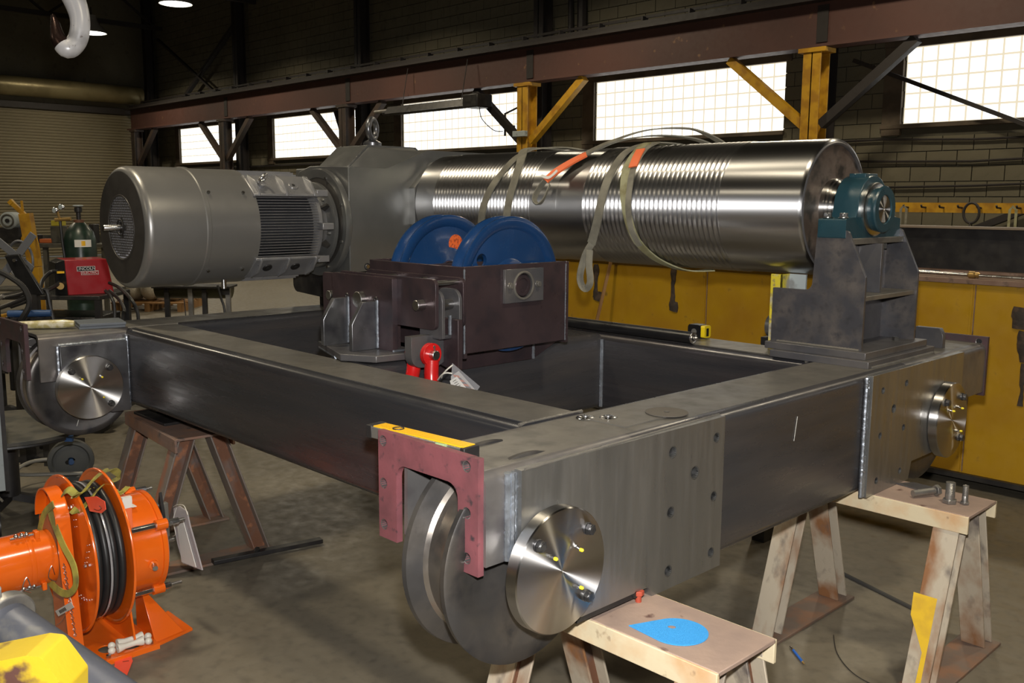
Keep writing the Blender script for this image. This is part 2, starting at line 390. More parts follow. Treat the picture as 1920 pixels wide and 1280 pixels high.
# glass block windows
gb = MB(); n_ = .0945
gb.add([(-n_,0,-n_),(n_,0,-n_),(n_,0,n_),(-n_,0,n_),(-n_+.012,-.012,-n_+.012),(n_-.012,-.012,-n_+.012),(n_-.012,-.012,n_-.012),(-n_+.012,-.012,n_-.012),
        (-n_,.08,-n_),(n_,.08,-n_),(n_,.08,n_),(-n_,.08,n_)],
       [(4,5,6,7),(0,1,5,4),(1,2,6,5),(2,3,7,6),(3,0,4,7),(0,8,9,1),(1,9,10,2),(2,10,11,3),(3,11,8,0),(8,11,10,9)])
gme = mesh('glass_block', gb, glass_b, 0)
wjoint = M('window_mortar', (.3,.27,.2), .8, emit=((1.0,.88,.66), .82))  # mortar given its own glow, in place of daylight around the blocks
for i, (a, b) in enumerate(WIN):
    nx = 18; pitch = (b-a)/nx
    wn = struct('window_%d' % (i+1), MB().bb(a, b, YB+.012, YB+.13, WZ0, WZ1), wjoint)
    fr = MB()
    fr.bb(a-.28, a-.02, YB-.05, YB+.12, WZ0-.15, WZ1+.02); fr.bb(a-.30, b+.1, YB-.04, YB+.12, WZ1, WZ1+.12); fr.bb(a-.30, b+.02, YB-.06, YB+.12, WZ0-.06, WZ0)
    obj('frame', fr, frame_w, wn, bevel=.005)
    for r in range(5):
        for c in range(nx):
            o = bpy.data.objects.new('glass_block', gme); C.objects.link(o); o.parent = wn
            o.location = (a+pitch*(c+.5), YB+.02, WZ0+.2*(r+.5)); o.scale = (pitch/.2, 1, 1)
# left wall with the roll-up door
DY0, DY1, DZ = 3.0, 12.45, 4.25
lw = MB(); lw.bb(XL-.2, XL, YF, DY0, 0, H); lw.bb(XL-.2, XL, DY1, YB, 0, H); lw.bb(XL-.2, XL, DY0, DY1, DZ, H)
struct('wall_left', lw, block_m)
ds = MB(); z = .0; prof = []
while z < DZ:
    prof += [(z, .0), (z+.02, .018), (z+.055, .022), (z+.075, .004)]; z += .085
vs = []; fs = []
for z_, d_ in prof: vs += [(XL-.04+d_, DY0, z_), (XL-.04+d_, DY1, z_)]
for k in range(len(prof)-1): fs.append((2*k, 2*k+1, 2*k+3, 2*k+2))
ds.add(vs, fs)
dr = struct('door_1', MB().bb(XL-.08, XL-.05, DY0, DY1, 0, DZ), darkst)
obj('door_slats', ds, door_m, dr, kind='stuff', smooth=0)
obj('door_track', MB().bb(XL-.02, XL+.10, DY1-.02, DY1+.14, 0, DZ+.3), darkst, dr)
obj('door_track', MB().bb(XL-.02, XL+.10, DY0-.14, DY0+.02, 0, DZ+.3), darkst, dr)
obj('door_barrel', MB().cyl((XL+.25, DY0, 4.82), (XL+.25, DY1, 4.82), .27, n=32), barrel_m, dr)
obj('door_hood', MB().bb(XL, XL+.06, DY0, DY1, 4.25, 4.42), darkst, dr)
# conduits along the window wall
for k, (z, col) in enumerate([(2.55, darkst), (2.28, darkst), (1.95, darkst)]):
    pts = [(-12+i*1.2, YB-.05, z+.03*math.sin(i*1.7+k)) for i in range(15)]
    struct('trim_%d' % (k+1), MB().tube(pts, .016, 6), col)
struct('trim_4', MB().bb(XL, -11.5, YB-.08, YB-.03, 2.56, 2.60), darkst)
# ------------------------------------------------------------------ building steel
COLX = [(-28.9, brownst, 'far corner by the roll-up door'), (-23.3, brownst, 'between the two farthest glass-block windows'),
        (-17.75, brownst, 'left of the window with the tube heater'), (-12.15, ycrane, 'right of the tube heater window'),
        (-6.62, ycrane, 'directly above the right end of the grooved drum'), (-1.2, brownst, 'out at the right')]
kname = {0:'Dark brown', 1:'Dark brown', 2:'Dark brown', 3:'Yellow', 4:'Yellow', 5:'Dark brown'}
for i, (x, mt, where) in enumerate(COLX):
    y0, y1 = 11.95, 12.2
    t = thing('crane_column', '%s steel crane column with diagonal knee braces, %s' % (kname[i], where), 'column', (x, 12.1, 0), 'crane columns under the runway')
    b = MB(); b.bb(x-.13, x+.13, y0, y0+.02, 0, 3.76); b.bb(x-.13, x+.13, y1-.02, y1, 0, 3.76); b.bb(x-.012, x+.012, y0, y1, 0, 3.76); b.bb(x-.2, x+.2, y0-.02, y1+.02, 3.70, 3.76)
    obj('shaft', b, mt, t, bevel=.004)
    rm = mt if i != 4 else darkst
    lm = mt if i != 3 else darkst
    if i != 0: obj('knee_brace', MB().bar((x-.12, 12.07, 2.75), (x-1.35, 12.07, 3.74), .13, .12), lm, t)
    if i != 5: obj('knee_brace', MB().bar((x+.12, 12.07, 2.75), (x+1.35, 12.07, 3.74), .13, .12), rm, t)
    if i in (1, 2): obj('sway_brace', MB().bar((x-.2, 12.4, 2.3), (x-.9, 12.4, 3.7), .09, .07), darkst, t)
    u = thing('building_column', 'Dark building column rising above the runway beam %s' % ['in the far corner', 'at the left diagonal brace', 'above the lifting eye of the gearbox', 'above the left end of the drum', 'above the right end of the drum', 'beyond the right edge'][i], 'column', (x-.15, 12.6, 0), 'building columns')
    b = MB(); b.bb(x-.28, x-.05, 12.5, 12.52, 0, H); b.bb(x-.28, x-.05, 12.74, 12.76, 0, H); b.bb(x-.175, x-.155, 12.5, 12.76, 0, H)
    obj('shaft', b, darkst, u)
    if i in (3,): obj('conduit', MB().tube([(x+.35, 12.8, 4.2), (x+.35, 12.8, H)], .05, 8), darkst, u); obj('conduit', MB().tube([(x+.62, 12.8, 4.2), (x+.62, 12.8, H)], .09, 8), darkst, u)
def sway(name, p, q, lab, w_=.12, mt=darkst): tag(obj(name, MB().bar(p, q, w_, w_*.7), mt), lab, 'brace', 'sway braces of the building')
sway('sway_brace', (-27.3, 12.65, 4.35), (-23.6, 12.65, 6.3), 'Dark diagonal sway brace above the runway beam at the far left corner')
sway('sway_brace', (-24.6, 12.6, 4.5), (-28.3, 12.6, 6.4), 'Fainter diagonal sway brace crossing the darker one at the far left corner', .08)
sway('sway_brace', (-6.4, 12.7, 3.65), (-2.7, 12.7, 2.05), 'Thin dark sway rod falling to the right across the rightmost window', .075)
sway('sway_brace', (-5.2, 12.75, 1.15), (-2.2, 12.75, 2.45), 'Dark sway brace rising to the right behind the yellow hook rail')
# runway beam
t = thing('runway_beam', 'Long red-brown overhead crane runway beam in front of the block wall', 'beam', (-12, 12.1, 3.78))
RB0, RB1 = -29.3, XR-.1
obj('web', MB().bb(RB0, RB1, 12.085, 12.105, 3.80, 4.36), beamred, t)
obj('bottom_flange', MB().bb(RB0, RB1, 11.95, 12.24, 3.765, 3.80), beamred, t)
obj('top_flange', MB().bb(RB0, RB1, 11.90, 12.30, 4.36, 4.40), darkst, t)
obj('rail', MB().bb(RB0, RB1, 12.06, 12.13, 4.40, 4.50), darkst, t)
cb = MB(); cb.bb(RB0, RB1, 12.36, 12.40, 4.60, 4.64)
obj('conductor_bar', cb, darkst, t)
x = -26
while x < XR: obj('bar_bracket', MB().bb(x, x+.03, 12.28, 12.42, 4.40, 4.62), darkst, t); x += .9
for x in (-23.3, -17.75, -12.15, -6.62): obj('splice_plate', MB().bb(x-.02, x+.14, 12.07, 12.12, 3.84, 4.32), darkst, t)
# roof joists
for k in range(6):
    x = -28+k*5.5
    t = thing('roof_truss', 'Dark steel roof truss in the gloom, %s from the roll-up door' % ['first', 'second', 'third', 'fourth', 'fifth', 'sixth'][k], 'truss', (x, 6, 7), 'roof trusses')
    obj('chord', MB().bb(x-.06, x+.06, YF+.2, 12.6, 7.75, 7.9), darkst, t); obj('chord', MB().bb(x-.06, x+.06, YF+.2, 12.6, 6.6, 6.72), darkst, t)
    for j in range(8): obj('diagonal', MB().bar((x, 12.4-j*3, 6.66), (x, 10.9-j*3, 7.8), .06, .06), darkst, t); obj('diagonal', MB().bar((x, 10.9-j*3, 7.8), (x, 9.4-j*3, 6.66), .06, .06), darkst, t)
# high bay lamps
for i, (x, y) in enumerate(LAMPS):
    lab = {0:'Round high-bay lamp glowing just behind the white hook', 1:'Round high-bay lamp glowing at the top edge of the picture'}.get(i, 'Round high-bay lamp out of the picture, %s from the roll-up door' % ['','','third in the window row','fourth in the window row','fifth in the window row','sixth in the window row','first in the middle row','second in the middle row','third in the middle row','fourth in the middle row','first in the near row','second in the near row'][i])
    t = thing('high_bay_lamp', lab, 'lamp', (x, y, LAMP_Z), 'high-bay lamps')
    obj('shade', MB().lathe([(0,.36),(.05,.355),(.28,.16),(.45,.12),(.47,0.0)], (x,y,LAMP_Z), 'z', 28), lampshade, t)
    obj('lens', MB().lathe([(-.015,0),(-.012,.30),(.0,.335)], (x,y,LAMP_Z+.005), 'z', 28), lampglow, t)
    obj('stem', MB().cyl((x,y,LAMP_Z+.46), (x,y,6.66 if y < 12 else 7), .015, n=8), darkst, t)
# tube heater in front of window 3
t = thing('tube_heater', 'Long black tube heater hung in front of the third window', 'heater', (-14.3, 11.7, 3.4))
obj('reflector', MB().prism([(11.62,3.42),(11.70,3.56),(11.90,3.56),(11.98,3.42),(11.96,3.42),(11.89,3.54),(11.71,3.54),(11.64,3.42)], 'x', -15.75, -13.3), dark, t)
obj('burner_tube', MB().cyl((-16.0, 11.8, 3.46), (-13.3, 11.8, 3.46), .06, n=16), dark, t)
obj('burner_box', MB().bb(-13.35, -12.95, 11.60, 11.98, 3.38, 3.62), dark, t, bevel=.02)
obj('flue', MB().cyl((-16.3, 11.8, 3.50), (-15.75, 11.8, 3.50), .04, n=12), alu, t)
obj('hanger', MB().tube([(-13.6,11.8,3.56),(-13.6,11.95,4.3)], .008, 6), darkst, t); obj('hanger', MB().tube([(-15.4,11.8,3.56),(-15.4,11.95,4.3)], .008, 6), darkst, t)
obj('gas_pipe', MB().tube([(-12.4,12.3,3.45),(-12.95,12.3,3.30),(-12.95,12.3,2.9)], .02, 8), darkst, t)
obj('valve', MB().box((-12.78,12.3,3.02), (.12,.08,.12)), dark, t)
obj('cord', MB().tube(smooth_path([(-13.1,11.8,3.4),(-13.15,11.9,3.2),(-13.05,12.1,3.0),(-12.95,12.25,2.98)]), .008, 6), darkst, t)
tag(obj('switch_box', MB().bb(-12.30, -12.00, 11.86, 11.95, 2.83, 2.93), greyp, bevel=.008), 'Small pale switch box on the yellow column beside the heater window', 'switch')
# hook rail on the wall
t = thing('hook_rail', 'Orange-yellow hook rail fixed along the block wall behind the bearing', 'rail', (-4.6, 12.0, 1.6))
obj('rail', MB().bb(-6.6, 0.4, 11.98, 12.02, 1.60, 1.72), ycrane, t)
for k in range(9): obj('peg', MB().tube([(-5.42+k*.22, 11.98, 1.66), (-5.42+k*.22, 11.86, 1.665), (-5.42+k*.22, 11.84, 1.69)], .012, 6), darkst, t)
obj('post', MB().bb(-6.55, -6.45, 12.02, 12.10, 0, 1.72), darkst, t); obj('post', MB().bb(.2, .3, 12.02, 12.10, 0, 1.72), darkst, t)
t = thing('chain_sling', 'Chain sling with big oval ring hanging from the yellow hook rail', 'chain', (-4.38, 11.85, .9), 'slings on the hook rail')
obj('ring', MB().tube([(-4.38+.09*math.cos(a*PI/12), 11.85, 1.60+.12*math.sin(a*PI/12)) for a in range(24)], .016, 8, closed=True), darkst, t)
for k in range(10):
    z = 1.44-k*.06; r_ = MB().tube([(-4.38+(.02 if k%2 else .008)*math.cos(a*PI/5), 11.85+(.008 if k%2 else .02)*math.cos(a*PI/5), z+.04*math.sin(a*PI/5)) for a in range(10)], .007, 6, closed=True)
    obj('link', r_, darkst, t)
for nm, xx in (('rightmost on the yellow hook rail', -3.92), ('nearest the teal bearing on the hook rail', -5.2)):
    tag(obj('web_sling', MB().ribbon([(xx-.03,11.84,.75),(xx-.03,11.84,1.64),(xx,11.84,1.68),(xx+.04,11.84,1.64),(xx+.05,11.84,.7)], (0,-1,0), .03, .006), sling_g if xx < -5 else sling_y2), 'Web sling hanging down, %s' % nm, 'sling', 'slings on the hook rail')
# white crane hook
HD = 4.6
HK = at(135, 50, HD)
t = thing('crane_hook', 'Big white painted crane hook hanging at the top left', 'hook', HK)
def hk(px, py, dd=0): return at(px, py, HD)+FW*dd
px_ = HD/1770
hp = [(112,-75,23,0), (117,-50,22,0), (128,-22,21,0), (140,2,20,0), (149,30,18,0), (150,55,17.5,0), (143,79,17.5,0), (130,94,17.5,-.02), (117,80,15,-.03), (112,64,11,-.03), (107,46,8,-.02), (101,30,3.5,-.01)]
pth = smooth_path([hk(p[0], p[1], p[3]) for p in hp], 5); rr_ = smooth_path([(p[2]*px_, 0, 0) for p in hp], 5); rad = [max(.004, r.x) for r in rr_]
k_ = 38
b = MB(); b.tube(pth[:k_+1], rad[:k_+1], 20); obj('shank', b, hook_m, t, smooth=70)
b = MB(); b.tube(pth[k_:], rad[k_:], 20); obj('tip', b, hook_d, t, smooth=70, label='bare dark steel tip')
obj('hook_block', MB().cyl(hk(112,-75), hk(112,-75)+Vector((0,0,.35)), .12), yold, t, bevel=.01)
obj('wire_rope', MB().tube([hk(112,-75)+Vector((0,0,.3)), hk(112,-75)+Vector((0,0,3.5))], .010, 8), darkst, t)
# ================================================================== TROLLEY FRAME
ZT, ZB, ZC = 1.087, .645, .715      # tube tops, end-truck bottoms, crossbeam bottoms
fr = thing('trolley_frame', 'Big welded steel crane trolley frame on sawhorses, four wheels at its corners', 'frame', (-3.0, 2.7, .63))
def P2(name, mb, mt, **k): return obj(name, mb, mt, fr, **k)
WX = {'r': (-1.83, -1.525), 'l': (-4.83, -4.53)}
AY = {'near': 1.585, 'far': 3.92}; AZ = .827
for side in ('r', 'l'):
    x0, x1 = WX[side]; th = .014
    outer = rrect(x0, x1, ZB, ZT, .032, 6); inner = rrect(x0+th, x1-th, ZB+th, ZT-th, .02, 6)
    mid = MB().prism([outer, inner[::-1]], 'y', 1.93, 3.62)
    # ends: the lower part is cut away for the wheels
    def uprof(zb):
        o = rrect(x0, x1, zb, ZT, .032, 6); up = [p for p in o[:12]]; i = rrect(x0+th, x1-th, zb, ZT-th, .02, 6)[:12]
        return [(x1, zb)]+[p for p in up if p[1] > zb+.05]+[(x0, zb), (x0+th, zb)]+[p for p in i[::-1] if p[1] > zb+.05]+[(x1-th, zb)]
    P2('end_truck_beam', mid, beamy, smooth=35)
    P2('beam_nose', MB().prism(uprof(.868), 'y', 1.395, 1.93), nose_m, smooth=35); P2('beam_nose', MB().prism(uprof(.868), 'y', 3.62, 4.42), nose_m, smooth=35)
# crossbeams along X and the centre beam along Y
for y0, y1 in ((1.79, 2.065), (3.375, 3.66)):
    o = rrect(y0, y1, ZC, ZT-.001, .034, 6); i = rrect(y0+.014, y1-.014, ZC+.014, ZT-.015, .02, 6)
    P2('crossbeam', MB().prism([o, i[::-1]], 'x', -4.535, -1.825), beamx, smooth=35)
o = rrect(-3.19, -2.885, ZC+.01, ZT-.003, .034, 6); i = rrect(-3.176, -2.899, ZC+.024, ZT-.017, .02, 6)
P2('centre_beam', MB().prism([o, i[::-1]], 'y', 2.06, 3.38), beamy, smooth=35)
# worn bright strip along the tube tops (the ground flats)
for (a, b_) in (((-4.50, 1.828), (-1.84, 2.03)), ((-4.50, 3.415), (-1.84, 3.62))):
    P2('worn_flat', MB().bb(a[0], b_[0], a[1], b_[1], ZT-.001, ZT+.0006), mill_top)
P2('worn_flat', MB().bb(-1.795, -1.56, 1.40, 4.40, ZT-.001, ZT+.0004), mill_top)
P2('worn_flat', MB().bb(-4.80, -4.56, 1.40, 4.40, ZT-.001, ZT+.0004), mill_top)
# side plates
holesA = [(2.065,1.023,.016),(2.172,.945,.018),(2.064,.853,.015),(2.061,.684,.015),(2.275,1.029,.014),(2.271,.854,.014),(2.268,.684,.014)]
holesB = [(3.348,1.022,.012),(3.547,1.024,.012),(3.449,.939,.016),(3.346,.852,.012),(3.546,.851,.012),(3.339,.682,.012),(3.539,.681,.012)]
pA = [(1.484,1.0862),(2.317,1.0862),(2.317,.631),(1.99,.631)]+[(1.965+.022*math.cos(a), .640+.022*math.sin(a)) for a in (0,.5,1.0,1.57)]+[(1.93,.662),(1.70,.662),(1.56,.72),(1.484,.872)]
pB = [(3.262,1.0862),(4.10,1.0862),(4.10,.868),(4.06,.80),(3.97,.70),(3.64,.70),(3.62,.631),(3.262,.631)]
sp = P2('side_plate', MB().prism([pA]+[circ((y,z), r, 18)[::-1] for y,z,r in holesA], 'x', -1.524, -1.500), ground, label='ground side plate with seven bolt holes, near end', bevel=.0015, seg=1)
for y,z,r in holesA: obj('hole', MB().lathe([(.0012,r*.98),(.0235,r*1.0),(.0245,r*1.14)], (-1.524,y,z), 'x', 20), bore_m, sp); obj('hole_shade_disc', MB().cyl((-1.5238,y,z), (-1.521,y,z), r*.99, n=16), hole_m, sp)  # dark disc closes each hole, its colour serving as shade
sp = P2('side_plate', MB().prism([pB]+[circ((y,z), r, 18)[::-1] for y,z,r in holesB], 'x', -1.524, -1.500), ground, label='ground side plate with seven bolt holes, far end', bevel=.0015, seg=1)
for y,z,r in holesB: obj('hole', MB().lathe([(.0012,r*.98),(.0235,r*1.0),(.0245,r*1.10)], (-1.524,y,z), 'x', 20), bore_m, sp); obj('hole_shade_disc', MB().cyl((-1.5238,y,z), (-1.521,y,z), r*.99, n=16), hole_m, sp)
P2('side_plate', MB().prism([(1.476,1.03),(1.785,1.03),(1.785,.69),(1.70,.69),(1.56,.75),(1.476,.865)], 'x', -4.529, -4.502), cleans, bevel=.002, label='small bright side plate at the far left wheel')
P2('lip', MB().prism([(1.69,.645),(1.93,.645),(1.93,.662),(1.69,.662)], 'x', -1.56, -1.505), dark)
P2('lug_bolt', MB().cyl((-1.56,1.92,.655), (-1.50,1.92,.655), .010, n=12), dark)
# weld beads
def bead(p0, p1, r, step=.006, side=(0,0,1), amp=.07, name='weld_bead', n=8):
    p0 = Vector(p0); p1 = Vector(p1); L_ = (p1-p0).length; k = max(6, int(L_/step)); pts = []; rr = []
    for i in range(k+1):
        f = i/k; pts.append(p0.lerp(p1, f)+Vector((random.uniform(-1,1),random.uniform(-1,1),random.uniform(-1,1)))*r*.08)
        rr.append(r*(1+amp*(1 if i % 2 else -1)+random.uniform(-.06,.06)))
    b = MB(); b.tube(pts, rr, n); return b
for dy in (-.004, -.014, -.024): P2('weld_bead', bead((-1.516-abs(dy+.014)*.3, 1.482+dy, .87), (-1.516-abs(dy+.014)*.3, 1.482+dy, 1.082), .0085), weld)
for dy in (-.004, -.015): P2('weld_bead', bead((-1.514, 3.262+dy, .635), (-1.516, 3.262+dy, 1.08), .0085), weld)
for dx in (.006, .016): P2('weld_bead', bead((-4.528+dx, 1.787-.002, .70), (-4.528+dx, 1.787, 1.055), .008), weld)
P2('weld_bead', bead((-4.520, 1.472, .865), (-4.520, 1.472, 1.03), .009), weld); P2('weld_bead', bead((-4.520, 1.476, 1.034), (-4.520, 1.785, 1.034), .007), weld)
for dx in (.004, .012): P2('weld_bead', bead((-2.885+dx, 3.372, .735), (-2.885+dx, 3.372, 1.06), .006), weld)
P2('weld_bead', bead((-2.89, 2.068, .73), (-2.885, 2.068, 1.06), .006), weld)
P2('weld_bead', bead((-1.50, 1.495, 1.087), (-1.525, 2.32, 1.087), .0035, .01), mill_top)
P2('weld_bead', bead((-1.832, 1.80, 1.084), (-1.832, 2.06, 1.084), .006), mill_top); P2('weld_bead', bead((-1.832, 3.38, 1.084), (-1.832, 3.66, 1.084), .006), mill_top)
P2('weld_bead', bead((-1.832, 1.787, .72), (-1.832, 1.787, 1.05), .006), dark)
P2('weld_bead', bead((-4.528, 1.80, 1.086), (-4.528, 2.05, 1.086), .005), mill_top)
P2('doubler_strip', MB().bb(-1.76, -1.60, 1.98, 2.215, ZT-.001, ZT+.004), mill_top)
# U-shaped end plates
def uplate(xa, xb, y, mt, xi0, xi1, zt, zb, lab, hr=.0125, holes=True):
    o = [(xa, zt), (xb, zt), (xb, zb), (xi1, zb)]; w_ = xi1-xi0
    inner = fillet([(xi1, zb), (xi1, ZT-.035), (xi0, ZT-.035), (xi0, zb)], [0, .035, .035, 0], 5)
    poly = [(xa, zb), (xa, zt), (xb, zt), (xb, zb)]+inner
    hl = [circ((hx, hz), hr, 14)[::-1] for hx in (xa+.022, xb-.042+.004) for hz in (zt-.024, (zt+zb)/2+.005, zb+.036)] if holes else []
    ep = P2('end_plate', MB().prism([poly]+hl, 'y', y, y+.018), mt, label=lab)
    for hx in (xa+.022, xb-.038):
        for hz in (zt-.024, (zt+zb)/2+.005, zb+.036):
            obj('hole', MB().lathe([(-.0008,hr*1.12),(0,hr*.99),(.0185,hr*.99)], (hx,y,hz), 'y', 18), ground, ep); obj('hole_shade_disc', MB().cyl((hx,y+.0175,hz),(hx,y+.0195,hz), hr, n=14), hole_m, ep)
    return ep
uplate(-1.912, -1.533, 1.378, maroon, -1.838, -1.603, 1.126, .847, 'maroon primed U-shaped end plate')
uplate(-4.90, -4.533, 1.338, maroon2, -4.82, -4.585, 1.140, .885, 'dark primed U-shaped end plate at the far left')
uplate(-1.90, -1.52, 4.42, maroon2, -1.82, -1.585, 1.116, .85, 'dark primed U-shaped end plate at the far right')
uplate(-4.90, -4.53, 4.42, maroon2, -4.82, -4.585, 1.116, .85, 'dark primed U-shaped end plate at the hidden corner')
P2('end_rim', MB().prism([fillet([(-1.83,.868),(-1.83,1.085),(-1.53,1.085),(-1.53,.868)],[0,.04,.04,0],5)+fillet([(-1.545,.868),(-1.545,1.07),(-1.815,1.07),(-1.815,.868)],[0,.03,.03,0],5)], 'y', 4.405, 4.42), weld)
# wheels, axle covers
def wheel(xc, y, lab, R=.268):
    # double-flanged wheel, axis along X, xc = outer face
    Wd = .165
    prof = [(0,.03),(0,.10),(-.006,.115),(-.006,.205),(0,.215),(0,R-.006),(-.004,R),(-.020,R-.002),(-.030,.236),(-.036,.222),(-.05,.216),(-Wd+.05,.216),(-Wd+.036,.222),(-Wd+.030,.236),(-Wd+.018,R-.002),(-Wd+.004,R),(-Wd,R-.006),(-Wd,.215),(-Wd+.02,.20),(-Wd+.02,.12),(-Wd,.10),(-Wd,.03)]
    w_ = P2('wheel', MB().lathe(prof, (xc, y, AZ), 'x', 72), wheel_m, label=lab, smooth=35)
    obj('tread', MB().lathe([(-.034,.2275),(-.044,.2185),(-Wd+.044,.2185),(-Wd+.034,.2275)], (xc, y, AZ), 'x', 72), tread_m, w_)
    obj('hub', MB().cyl((xc-Wd-.04, y, AZ), (xc+.02, y, AZ), .07, n=32), dark, w_)
def axle_cover(x, y, r, flip=1, bm=dbolt_m, lab=None):
    c = P2('axle_cover', MB().lathe([(-.02,.0),(-.02,r-.003),(-.017,r),(.014,r),(.017,r-.003),(.017,.006),(.0145,.001)], (x, y, AZ), 'x', 96), disc_m, smooth=25, label=lab)
    for dy, dz in ((-.086,.086),(.086,.086),(.086,-.086)):
        b = MB(); b.cyl((x+.016,y+dy,AZ+dz), (x+.022,y+dy,AZ+dz), .0155, n=20); b.hexn((x+.022,y+dy,AZ+dz), (1,0,0), .0145, .013); b.cyl((x+.034,y+dy,AZ+dz),(x+.0365,y+dy,AZ+dz), .011, n=16)
        obj('bolt', b, bm, c, bevel=.0008, seg=1)
    for dy, dz, vy, vz in ((-.048,.050,.3,-.2),(.045,.050,.0,-.35),(.050,-.052,-.25,.25)):
        b = MB(); b.hexn((x+.016,y+dy,AZ+dz), (1,0,0), .0055, .007); b.cyl((x+.022,y+dy,AZ+dz),(x+.034,y+dy+vy*.01,AZ+dz+vz*.01), .0028, n=10)
        obj('grease_fitting', b, zinc, c)
        obj('cap', MB().lathe([(0,.0045),(.007,.0045),(.010,.002),(.011,0)], (x+.033,y+dy+vy*.01,AZ+dz+vz*.01), 'x', 12), yellow_cap, c)
wheel(-1.578, AY['near'], 'double-flanged steel wheel at the near corner'); axle_cover(-1.478, AY['near'], .155, lab='turned round axle cover at the near corner')
wheel(-4.585, 1.597, 'double-flanged wheel at the far left corner', .245); axle_cover(-4.494, 1.597, .150, lab='turned round axle cover at the far left')
wheel(-1.578, AY['far'], 'double-flanged wheel at the far right corner'); axle_cover(-1.478, AY['far'], .155, lab='turned round axle cover at the far right')
wheel(-4.585, AY['far'], 'double-flanged wheel at the hidden corner')
P2('side_cover', MB().lathe([(0,0),(0,.15),(.02,.155),(.04,.155)], (-1.88, AY['far'], AZ), 'x', 40), ground)
# sub-base under the sheave block
P2('saddle', MB().bb(-3.21, -2.87, 2.30, 2.90, 1.018, 1.118), plum, bevel=.003)
P2('saddle_plate', MB().bb(-3.25, -2.90, 2.296, 2.31, .93, 1.09), cleans, bevel=.003, label='bright steel plate')
P2('weld_bead', bead((-2.868, 2.30, .95), (-2.868, 2.30, 1.10), .007), weld); P2('weld_bead', bead((-2.868, 2.902, 1.02), (-2.868, 2.902, 1.11), .007), weld)
P2('gusset', MB().prism([(2.90,1.02),(2.90,1.112),(3.12,1.112)], 'x', -2.88, -2.868), plum)

# ================================================================== SHEAVE BLOCK
sb = thing('sheave_block', 'Dark primed steel sheave box standing on the centre of the frame', 'sheave block', (-3.03, 2.66, 1.118))
BX0, BX1, BY0, BY1, BZ0, BZ1 = -3.34, -2.72, 2.375, 2.955, 1.115, 1.452
HY, HZ = 2.68, 1.365
obj('side_plate', MB().prism([[(BY0,BZ0),(BY1,BZ0),(BY1,BZ1),(BY0,BZ1)], circ((HY,HZ),.05,24)[::-1]], 'x', BX1-.014, BX1), plum, sb, bevel=.0015, seg=1)
obj('side_plate', MB().prism([[(BY0,BZ0),(BY1,BZ0),(BY1,BZ1),(BY0,BZ1)], circ((HY,HZ),.05,24)[::-1]], 'x', BX0, BX0+.014), plum, sb, bevel=.0015, seg=1)
obj('front_plate', MB().bb(BX0+.01, BX1-.001, BY0-.002, BY0+.014, BZ0-.02, BZ1-.002), plum, sb, bevel=.0015, seg=1)
obj('rear_plate', MB().bb(BX0+.01, BX1+.004, BY1-.014, BY1+.004, BZ0-.01, BZ1-.002), plum, sb, bevel=.0015, seg=1)
obj('middle_plate', MB().bb(-3.045, -3.03, BY0+.012, BY1-.014, BZ0, BZ1-.01), plum, sb)
obj('bottom_bar', MB().bb(BX0, BX1-.014, BY0+.014, BY0+.06, BZ0, BZ0+.014), plum, sb)
obj('weld_bead', bead((BX1-.001, BY0-.001, BZ0), (BX1-.001, BY0-.001, BZ1-.01), .0042), weld, sb); obj('weld_bead', bead((BX1+.001, BY1-.012, BZ0), (BX1+.001, BY1-.012, BZ1-.01), .003), weld, sb)
kp = obj('keeper_plate', MB().prism([[(HY-.105,HZ-.068),(HY+.115,HZ-.068),(HY+.115,HZ+.068),(HY-.105,HZ+.068)], circ((HY,HZ),.05,28)[::-1]], 'x', BX1, BX1+.014), mill, sb, bevel=.0015, seg=1)
obj('pin', MB().lathe([(-.62,0),(-.62,.045),(.008,.045),(.011,.042),(.011,.03),(.006,.028),(.006,0)], (BX1,HY,HZ), 'x', 36), plum, sb, label='round sheave pin')
obj('weld_ring', MB().torus((BX1+.014,HY,HZ), (1,0,0), .054, .0055, 40, 8), mill_top, sb)
for s_ in (-1, 1):
    b = MB(); b.cyl((BX1+.014,HY+s_*.078,HZ+.002),(BX1+.018,HY+s_*.078,HZ+.002), .014, n=18); b.hexn((BX1+.018,HY+s_*.078,HZ+.002), (1,0,0), .0125, .011); obj('bolt', b, mill_top, sb, bevel=.0008, seg=1)
